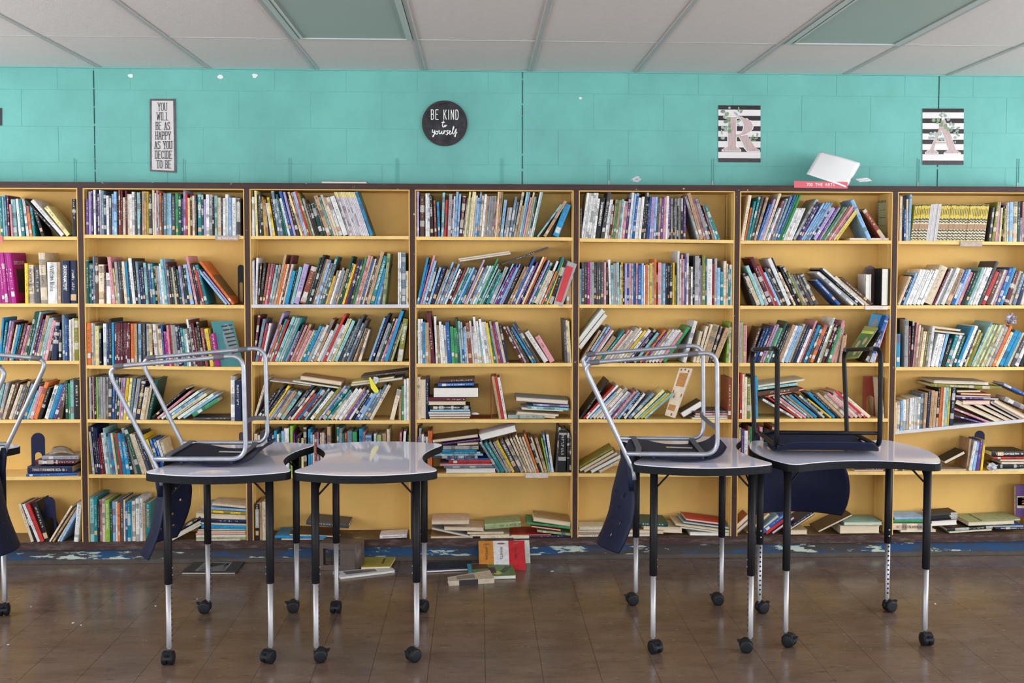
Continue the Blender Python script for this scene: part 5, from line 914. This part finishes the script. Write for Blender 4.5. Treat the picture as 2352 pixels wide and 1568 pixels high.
# loose sheet of paper drooping off the bookcase top
cc=[onY(1882.6,347.6,YF+.10),onY(1980.9,376,YF+.085),onY(1948.6,432.7,YF-.012),onY(1852.3,399.4,YF+.004)]
V=[];Fq=[];n=14
for i in range(n+1):
    for j in range(n+1):
        u,v=i/n,j/n; q=quad_pt(cc,u,v)+Vector((0,-.020*math.sin(PI*u)*(.4+.6*v),0))
        if u>.93: q+=Vector((0,(u-.93)*.45,-(u-.93)*.05))
        V.append(tuple(q))
for i in range(n):
    for j in range(n): a=i*(n+1)+j; Fq.append((a,a+n+1,a+n+2,a+1))
o=obj('paper_sheet',pyd('paper',V,Fq,True),M['paper']); tag(o,'curled white paper sheet drooping over the red section sign','paper')
sm=o.modifiers.new('thickness','SOLIDIFY'); sm.thickness=.0007
def crumple(name,p,s,m,label,cat,seed,parent=None):
    rnd=random.Random(seed); bm=bmesh.new(); bmesh.ops.create_icosphere(bm,subdivisions=3,radius=1)
    dirs=[Vector((rnd.uniform(-1,1),rnd.uniform(-1,1),rnd.uniform(-1,1))).normalized() for _ in range(16)]
    for v in bm.verts:
        k=1-.55*max(0,max(d.dot(v.co.normalized()) for d in dirs[:8])-.72)/.28+.25*math.sin(dirs[9].dot(v.co)*9)*math.sin(dirs[10].dot(v.co)*7); v.co=Vector((v.co.x*s[0],v.co.y*s[1],v.co.z*s[2]))*k
    me=bpy.data.meshes.new(name); bm.to_mesh(me); bm.free(); o=obj(name,me,m,parent,p); 
    if cat: tag(o,label,cat)
    return o
crumple('tape_scrap',onY(1982,413,YF+.02),(.052,.02,.012),M['paper'],'torn white scrap on bookcase top beside the drooping paper','scrap',3)
crumple('plastic_scrap',onY(1461,412,YF+.03),(.028,.02,.018),M['clear'],'crumpled clear plastic on bookcase top between round sign and R poster','scrap',5)
# book lying on the bookcase top
p0=onY(738,416,YF+.03); p1=onY(842,416,YF+.03)
V,Fq,sp,n_,pg,bu=book_geo(.014,p1.x-p0.x,.15,0,True); bk=dict(col=(.10,.06,.04),ink=(.3,.25,.2),seed=.2,H=.2)
o=obj('book',cover_mesh(V,Fq,[],n_,bk)); o.matrix_world=Matrix.Translation((p0.x,YF+.03,TOPZ+.0005))@Matrix(((0,0,1,0),(0,1,0,0),(1,0,0,0),(0,0,0,1))); tag(o,'cream paged book lying on top of the bookcase','book','books in the bookcase'); obj('page_block',pyd('page_block',pg,BF),M['pagesw'],o)
# ================================================================== BOOKENDS
def bookend(v,x0,x1,yt,yb,m,label,Y=.05,cut=True,hook=True,rnd=.5,shear=0):
    ox,oy,sc=VW[v]; a=onY(ox+x0/sc,oy+yb/sc,YF+Y); b_=onY(ox+x1/sc,oy+yt/sc,YF+Y); W=b_.x-a.x; H=b_.z-a.z
    def arch(x0_,x1_,z0_,z1_,rr,n=8):
        r=(x1_-x0_)*rr; out=[(x0_,z0_),(x1_,z0_)]
        out+=[(x1_-r+r*math.cos(PI/2*k/n),z1_-r+r*math.sin(PI/2*k/n)) for k in range(n+1)]
        out+=[(x0_+r-r*math.sin(PI/2*k/n),z1_-r+r*math.cos(PI/2*k/n)) for k in range(n+1)]
        return out
    out=arch(0,W,0,H,rnd); e=empty('bookend',(a.x,YF+Y,a.z)); tag(e,label,'bookend','metal bookends on the shelves')
    if cut:
        inn=arch(W*.26,W*.76,0,H*.55,.5)
        # plate with an open-bottom cut-out: bridge outer arch to inner arch
        oo=out[1:]+[out[0]]; ii=inn[1:]+[inn[0]]; n=len(oo); V=[];Fq=[]
        for y in (0,.003):
            V+=[(x+shear*z,y,z) for x,z in oo]+[(x+shear*z,y,z) for x,z in ii]
        for k in range(n-1):
            Fq+=[(k,n+k,n+k+1,k+1),(2*n+k,2*n+k+1,3*n+k+1,3*n+k),(k,k+1,2*n+k+1,2*n+k),(n+k+1,n+k,3*n+k,3*n+k+1)]
        me=pyd('plate',V,Fq)
    else: me=merge([prismXZ([(x+shear*z,z) for x,z in out],0,.003)])
    obj('plate',me,m,e); obj('foot',box(0,W,0,.10,.0003,.0023),m,e); return e
bookend('o',358,502,165,650,M['navymetal'],'navy arched bookend behind the stack of thick books on fifth shelf, first bay')
bookend('o',527,640,885,1392,M['navymetal'],'navy bookend among leaning books on bottom shelf, first bay',.06,shear=-.05)
bookend('a',2143,2197,815,1165,mat('black_bookend_enamel',(.007,.007,.008),.5,spec=.15),'black arched bookend beside orange book on second shelf, second bay')
bookend('m',1475,1645,850,1335,M['redmetal'],'red metal bookend on fourth shelf of sixth bay',.10,rnd=.12)
bookend('f',1482,1632,1030,1470,mat('brown_bookend_enamel',(.055,.026,.018),.4),'brown rounded bookend on second shelf of sixth bay',.11,cut=False)
bookend('u',966,1088,140,602,M['navymetal'],'dark oval topped bookend on fifth shelf of seventh bay',.12,cut=False)
bookend('n',92,196,195,748,mat('black_bookend_plate',(.008,.008,.010),.5,spec=.15),'tall black bookend at the end of third shelf, seventh bay',.08,cut=False,rnd=.2)
bookend('i',1812,1860,1480,1960,mat('dark_brown_bookend',(.03,.016,.012),.4),'small dark bookend beside upturned chair leg on fifth shelf, second bay',.08,cut=False)
a=onY(940+920/4.9,690+1300/4.9,YF+.02); b_=onY(940+934/4.9,690+862/4.9,YF+.02)
e=empty('bookend',(a.x,YF+.02,SHELFZ[(3,3)][1])); tag(e,'thin red bookend seen edge-on on fourth shelf of fourth bay','bookend','metal bookends on the shelves')
obj('plate',box(0,.003,0,.14,0,b_.z-a.z+.012),M['redmetal'],e); obj('foot',box(-.12,0,0,.12,.0003,.002),M['redmetal'],e)
# ================================================================== BOOKS TURNED FACE OUT
def face_book(v,pts,Ys,thick,code,label,arts,name='book',cat='book'):
    ox,oy,sc=VW[v]; c=[onY(ox+x/sc,oy+y/sc,YF+Y) for (x,y),Y in zip(pts,Ys)]
    m=mat('printed_cover_'+PAL[code][1].replace(' ','_'),PAL[code][0],.4,noise=.15,scale=30)
    o=slab(name,c,.0016,m); tag(o,label,cat,'books in the bookcase')
    n=quad_n(c); s=[quad_pt(c,u,vv)-n*.0018 for u,vv in ((.015,.985),(.985,.985),(.985,.015),(.015,.015))]
    slab('page_block',s,thick-.0036,M['pages'],o); s2=[q-n*(thick-.0016) for q in c]; slab('back_cover',s2,.0016,m,o)
    for polys,mm,nm in arts: art(o,c,polys,mm,nm)
    return o,c
def fm(nm,col): return mat(nm,col,.45,noise=.2,scale=40)
TIG=[]
for k in range(9): TIG.append([(.42+.03*k-.02,.90-.085*k),(.95-.01*k,.93-.085*k),(.93,.90-.085*k),(.45+.02*k,.865-.085*k)])
face_book('i',[(1492,236),(1738,230),(1862,738),(1606,744)],(.03,.055,.055,.03),.02,'E','teal cover with grey tiger turned face out on third shelf, second bay',[([ell(.66,.55,.27,.40,.1,16)],fm('tiger_grey',(.16,.24,.26)),'picture'),(TIG,M['inkk'],'picture_stripes')])
o,c=face_book('d',[(1818,968),(1936,1012),(1768,1488),(1672,1462)],(.015,-.006,-.006,.012),.012,'H','grey book with red front panel leaning out on second shelf, fourth bay',[([rect(.14,.80,.08,.90)],fm('red_panel',(.55,.012,.02)),'panel')])
me=text_mesh('Heart',width=.03,height=.009); 
o,c=face_book('m',[(1502,284),(1652,304),(1424,642),(1278,655)],(.04,.01,.01,.04),.022,'V','green illustrated cover leaning on third shelf of sixth bay beside blue books',[([rect(.06,.94,.04,.78)],fm('escape_green',(.05,.12,.02)),'panel'),([ell(.3,.45,.12,.12),ell(.68,.55,.12,.12),ell(.5,.2,.12,.11),ell(.8,.25,.1,.1)],fm('face_tan',(.35,.22,.12)),'picture'),([rect(.06,.94,.78,.86)],fm('escape_lime',(.42,.45,.05)),'title_strip')])
face_book('m',[(1578,150),(1732,166),(1640,420),(1500,400)],(.09,.06,.06,.09),.012,'S','blue cover with grey animal picture behind the green cover, third shelf, sixth bay',[([ell(.45,.5,.25,.33,.3,12)],fm('animal_grey',(.22,.24,.26)),'picture')])
STR=[[(k/8,0),(k/8+.06,0),(k/8+.06,.06),(k/8,.06)] for k in range(8)]+[[(k/8,.94),(k/8+.07,.94),(k/8+.10,1),(k/8+.03,1)] for k in range(8)]+[[(.9,k/14),(1,k/14+.02),(1,k/14+.055),(.9,k/14+.035)] for k in range(14)]+[[(0,k/14),(.09,k/14+.02),(.09,k/14+.055),(0,k/14+.035)] for k in range(14)]
face_book('f',[(1648,300),(1776,288),(1766,735),(1644,735)],(.11,.08,.08,.11),.014,'V','olive yellow book with black hazard striped border on top shelf of sixth bay',[(STR,M['inkk'],'striped_border'),([rect(.15,.85,.55,.57),rect(.2,.8,.75,.76),rect(.2,.8,.35,.36)],M['inkk'],'print')])
face_book('l',[(1228,755),(1372,765),(1172,1322),(1062,1288)],(.03,.004,.004,.03),.022,'C','patterned cream box with orange label leaning on fourth shelf of fifth bay',[([rect(.15,.85,.62,.90)],fm('orange_box_label',(.42,.17,.02)),'label_panel'),([rect(.1,.75,.12,.24)],fm('orange_box_label',(.42,.17,.02)),'label_panel'),([ell(.2,.96,.06,.02),ell(.5,.97,.07,.02),ell(.8,.94,.06,.03),ell(.12,.5,.05,.04),ell(.88,.45,.05,.04),ell(.3,.4,.06,.03),ell(.6,.05,.08,.03)],fm('box_red_print',(.22,.05,.03)),'print')],'game_box','box')
face_book('u',[(1436,760),(1560,752),(1560,1112),(1436,1108)],(.10,.10,.10,.10),.02,'P','purple book with striped flag standing face out at the photo edge',[([rect(.1,.95,.28,.66)],fm('flag_cream',(.6,.5,.36)),'panel'),([rect(.16,.95,.52,.62)],M['inkk'],'flag_black'),([rect(.16,.95,.44,.52)],fm('flag_red',(.4,.02,.02)),'flag_red'),([rect(.16,.95,.36,.44)],fm('flag_gold',(.55,.3,.02)),'flag_gold')])
# covers seen on the sides of big leaning books
def side_art(cellkey,code,which,polys,m,side=1,name='cover_picture'):
    l=[q for q in BOOKS if q['cell']==cellkey and q['inkc']==code and q['kind']!='flat']; l.sort(key=lambda q:q['order']); bk=l[which]
    root=None
    for o in bpy.data.objects:
        if o.name.startswith('book') and o.parent is None and o.type=='MESH' and o.get('label')==bk['label']: root=o; break
    if root is None: return
    x=bk['x0']+(bk['T']+.0005 if side>0 else -.0005); V=[];Fq=[]
    for p in polys:
        k=len(V); V+=[(x,(u if side>0 else 1-u)*bk['dep'],v*bk['H']) for u,v in p]; Fq.append(tuple(range(k,k+len(p))))
    return obj(name,pyd(name,V,Fq),m,root),bk
side_art((0,2),'S',0,[rect(.03,1,0,1)],fm('teal_cover',(.05,.13,.13))); side_art((0,2),'S',0,[[(.1,.12),(.9,.1),(.95,.5),(.7,.68),(.35,.6),(.12,.4)]],fm('lion_orange',(.32,.15,.05)))
q=side_art((1,0),'M',4,[rect(.25,.85,.2,.68)],fm('dark_picture',(.03,.03,.06)))
if q:
    o,bk=q; t=obj('title',text_mesh('DISCOVER',width=bk['dep']*.7,height=.02),M['inkw'],o); t.matrix_local=Matrix.Translation((bk['x0']+bk['T']+.0009,bk['dep']*.5,bk['H']*.8))@Matrix(((0,0,1,0),(1,0,0,0),(0,1,0,0),(0,0,0,1)))
side_art((1,1),'O',0,[rect(.04,.98,.18,.68)],fm('brown_picture',(.13,.075,.04)))
side_art((3,1),'G',0,[[(.2,.3),(.7,.25),(.8,.6),(.5,.8),(.25,.6)]],fm('rose_red',(.25,.05,.04)))
# ================================================================== SMALL THINGS ON THE SHELVES
ox,oy,sc=VW['j']; P=[(ox+x/sc,oy+y/sc) for x,y in ((1408,868),(1425,862),(1462,920),(1518,1010),(1512,1036),(1470,1034),(1432,985))]
poly=[(onY(x,y,YF-.006).x,onY(x,y,YF-.006).z) for x,y in P]
V,Fq=prismXZ(poly,YF-.008,YF-.004); e=obj('yellow_tag',pyd('tag',V,Fq),mat('yellow_plastic_tag',(.72,.66,.02),.4)); tag(e,'bright yellow plastic tag hanging in front of fourth shelf books','tag')
crumple('film',onY(ox+1480/sc,oy+895/sc,YF+.004),(.018,.008,.022),M['clear'],None,None,11,None).parent=e
crumple('foil_packet',onY(2040+1388/4.9,690+208/4.9,YF+.03),(.040,.018,.032),mat('printed_foil',(.35,.33,.36),.3,col2=(.06,.02,.09),scale=40),'crumpled purple and white foil packet on third shelf of seventh bay','packet',21)
crumple('tissue',onY(2040+1172/4.9,960+560/4.9,YF+.01),(.028,.02,.028),M['clear'],'crumpled grey tissue beside the stack with the Odyssey','scrap',31)
crumple('paper_strip',onY(940+750/4.9,690+1275/4.9,YF+.03),(.022,.01,.007),M['paper'],'little torn paper strip on fourth shelf of fourth bay','scrap',41)
# pamphlet bent on top of the thick books
V=[];Fq=[];ox,oy,sc=VW['o']
A=[onY(ox+x/sc,oy+y/sc,YF+Y) for x,y,Y in ((600,325,.09),(800,345,.09),(840,405,.01),(545,410,.01))]
for i in range(9):
    for j in range(7):
        u,v=i/8,j/6; V.append(tuple(quad_pt(A,u,v)+Vector((0,0,.012*math.sin(PI*u)))))
for i in range(8):
    for j in range(6): a=i*7+j; Fq.append((a,a+7,a+8,a+1))
o=obj('pamphlet',pyd('pamphlet',V,Fq,True),mat('grey_printed_pamphlet',(.30,.25,.20),.5,noise=.5,scale=60)); sm=o.modifiers.new('thickness','SOLIDIFY'); sm.thickness=.003; tag(o,'bent printed pamphlet on top of the thick dark books, fifth shelf','pamphlet')
# ================================================================== THINGS ON THE FLOOR
def zoomf(l): return [(700+x/3.92,1200+y/3.92) for x,y in l]
def floor_slab(px,z0,thick,m,label,arts=(),name='book',pages=True,cat='book'):
    """px: front-left, front-right, back-right, back-left of the lower face"""
    c=[(onZ(x,y,z0)+Vector((0,0,thick))) if i_<2 else onZ(x,y,z0+thick) for i_,(x,y) in enumerate(px)]; q=[c[3],c[2],c[1],c[0]]      # TL,TR,BR,BL seen from above
    o=slab(name,q,.0018 if pages else thick,m); tag(o,label,cat,'things dropped on the floor')
    if pages:
        ins=lambda d:[quad_pt(q,u,v)+Vector((0,0,d)) for u,v in ((.015,.985),(.985,.985),(.985,.012),(.015,.012))]
        slab('page_block',ins(-.0019),thick-.0038,M['pagesw'],o); slab('back_cover',[p+Vector((0,0,-thick+.0019)) for p in q],.0018,m,o)
    for polys,mm,nm in arts: art(o,q,polys,mm,nm)
    return o,q
floor_slab([(416,1318),(541,1318),(561,1288),(449,1287)],.0004,.008,fm('charcoal_cover',(.045,.04,.036)),'thin dark book with framed picture lying on floor under the chair desk',[([rect(.22,.78,.12,.88)],fm('engraving_grey',(.20,.19,.18)),'picture'),([rect(.26,.74,.18,.82)],fm('engraving_dark',(.055,.05,.048)),'picture')])
floor_slab(zoomf([(322,510),(815,448),(775,395),(250,440)]),.0004,.012,fm('white_cover',(.55,.55,.57)),'white magazine lying askew on floor beneath the yellow book',[([rect(.15,.7,.3,.85)],fm('dark_photo',(.12,.10,.11)),'picture')],'magazine',True,'magazine')
floor_slab(zoomf([(505,420),(768,412),(824,300),(528,296)]),.013,.012,fm('yellow_cover',(.42,.33,.045)),'yellow book lying on the white magazine on the floor',[([rect(.66,.72,.25,.75)],fm('print_dark',(.12,.09,.02)),'print')])
# brown magazine file box lying on its side
c0=onZ(*zoomf([(128,425)])[0],.001); c1=onZ(*zoomf([(455,440)])[0],.001)
bx=empty('file_box',(c0.x,c0.y,.001),(0,0,math.atan2(c1.y-c0.y,c1.x-c0.x))); tag(bx,'open brown plastic file box lying beside the yellow floor book','file box')
W=(c1-c0).length; Hb=.150; Db=.10
for nm,g in (('wall',(0,W,0,Db,0,.004)),('wall',(0,W,0,Db,Hb-.004,Hb)),('wall',(0,.004,0,Db,.004,Hb-.004)),('wall',(W-.004,W,0,Db,.004,Hb-.004)),('wall',(.0,.026,-.004,0,0,Hb)),('wall',(W-.085,W,-.004,0,0,Hb)),('wall',(.026,W-.085,-.004,0,0,.03)),('wall',(.026,W-.085,-.004,0,Hb-.03,Hb))): obj('wall',box(*g,.001),M['brownbox'],bx)
V,Fq=prism([(W,-.004),(W+.018,.01),(W+.030,.04),(W+.030,.07),(W+.018,Db),(W,Db)],.0,Hb); obj('rounded_end',pyd('end',V,Fq,True),M['brownbox'],bx)
for z in (.03,Hb-.034): obj('ridge',box(.055,W-.01,-.007,-.004,z,z+.004,.001),M['brownbox'],bx)
floor_slab(zoomf([(1065,452),(1470,432),(1500,345),(1120,352)]),.0004,.012,fm('black_cover',(.012,.012,.016)),'black open folder on the floor by the toe kick',[([rect(.0,1,.0,.14)],fm('blue_edge',(.02,.05,.16)),'spine_strip')],'folder',True,'folder')
# tricolour book propped against the base
b0,b1=[onZ(x,y,.0005) for x,y in zoomf([(1572,418),(1992,427)])]; t0,t1=[onY(x,y,YF-.011) for x,y in zoomf([(1563,166),(1976,160)])]
q=[t0,t1,b1,b0]; o=slab('book',q,.016,fm('tri_red',(.48,.02,.03))); tag(o,'orange, white and red book propped against the bookcase base','book','things dropped on the floor')
art(o,q,[rect(0,.32,0,1)],fm('tri_orange',(.50,.20,.03)),'orange_panel'); art(o,q,[rect(.32,.65,0,1)],fm('tri_white',(.62,.61,.62)),'white_panel')
n=quad_n(q)*.0012; up=(t0-b0).normalized(); rt=(t1-t0).normalized()
for u,tx in ((.17,'AFRICAN'),(.49,'WHITE'),(.80,'RED MAN')):
    me=text_mesh(tx,width=.085,height=.014); t=obj('lettering',me,fm('ink_brown',(.10,.03,.02)),o); P=quad_pt(q,u,.56)+n
    xx=-up; yy=rt; zz=xx.cross(yy); t.matrix_world=Matrix(((xx.x,yy.x,zz.x,P.x),(xx.y,yy.y,zz.y,P.y),(xx.z,yy.z,zz.z,P.z),(0,0,0,1)))
art(o,q,[ell(.17,.88,.08,.03),ell(.49,.9,.09,.03),ell(.8,.9,.07,.03)],fm('ornament',(.25,.1,.06)),'ornament')
b0,b1=[onZ(x,y,.0005) for x,y in zoomf([(1900,407),(2040,405)])]; t0,t1=[onY(x,y,YF-.010) for x,y in zoomf([(1880,137),(2020,135)])]
b0.y=b1.y=max(b1.y,t1.y-.06)
q=[t0+Vector((0,.008,0)),t1+Vector((0,.008,0)),b1+Vector((0,.012,0)),b0+Vector((0,.012,0))]; o=slab('book',q,.008,fm('pale_cover',(.50,.52,.46))); tag(o,'pale grey book propped behind the orange, white and red one','book','things dropped on the floor')
o,q=floor_slab(zoomf([(1480,520),(1905,505),(1850,340),(1460,372)]),.0004,.020,fm('green_cover',(.10,.20,.07)),'green and blue picture book lying on the floor before the tricolour book',[([rect(0,.08,.1,1),rect(.8,1,.75,1)],fm('cover_blue',(.05,.25,.42)),'blue_panel'),([rect(.1,.45,.55,.95)],fm('cover_brown',(.06,.03,.025)),'picture'),([rect(.45,.6,.2,.6)],fm('player_dark',(.03,.02,.05)),'picture'),([ell(.62,.2,.09,.13)],fm('badge_yellow',(.45,.42,.08)),'badge')])
t=obj('lettering',text_mesh('RANDY MOSS',width=.11,height=.035),M['inkk'],o,quad_pt(q,.82,.42)+Vector((0,0,.001)),(0,0,1.25))
floor_slab(zoomf([(1300,570),(1706,542),(1665,425),(1283,490)]),.0004,.026,fm('cream_dust_jacket',(.52,.44,.33)),'cream book with black banded spine lying front-most on the floor',[([rect(.2,.6,.2,.8)],fm('jacket_grey',(.22,.20,.17)),'panel')])
par=[o for o in bpy.data.objects if o.get('label','').startswith('cream book with black')][0]
f0=onZ(*zoomf([(1300,570)])[0],.0004); f1=onZ(*zoomf([(1706,542)])[0],.0004); nf_=Vector((f1.y-f0.y,-(f1.x-f0.x),0)).normalized()
def spine_piece(u0,u1,lift,m,nm):
    A=f0.lerp(f1,u0)+nf_*lift; B=f0.lerp(f1,u1)+nf_*lift; b_=nf_*-.0025
    V=[tuple(p+Vector((0,0,z))) for p in (A,B,B+b_,A+b_) for z in (.0,)]+[tuple(p+Vector((0,0,.026))) for p in (A,B,B+b_,A+b_)]
    return obj(nm,pyd(nm,V,BF),m,par)
spine_piece(0,1,.001,par.data.materials[0],'spine'); spine_piece(.22,.64,.0016,M['inkk'],'spine_band')
# litter
for i,(x,y,s) in enumerate(((168,1430,5),(186,1435,3),(71,1393,3),(357,1391,3),(453,1375,4),(19,1480,4),(1268,1311,8),(2148,1386,4))):
    k=s/F_PX*4.8*.5; crumple('paper_scrap',onZ(x,y,.002),(k*1.3,k,.002),M['paper'],'tiny white paper scrap on the brown floor','scrap',50+i)['group']='paper scraps on the floor'
LBL=['tiny white scrap on floor at the far left near the cut-off desk','smallest white scrap beside the one at far left','white speck on floor below the cut-off chair','white speck on floor left of the nearest desk leg','white speck on floor under the silver chair desk','white speck on floor at the photo edge by the first castor','larger white scrap on floor right of the dropped books','white speck on floor right of the crosswise desk']
for o,l in zip([q for q in bpy.data.objects if q.name.startswith('paper_scrap')],LBL): o['label']=l
crumple('candy_wrapper',onZ(302,1284,.006),(.009,.007,.006),mat('pink_foil',(.38,.03,.10),.3),'small pink wrapper on floor by the toe kick, below the chair back','wrapper',70)
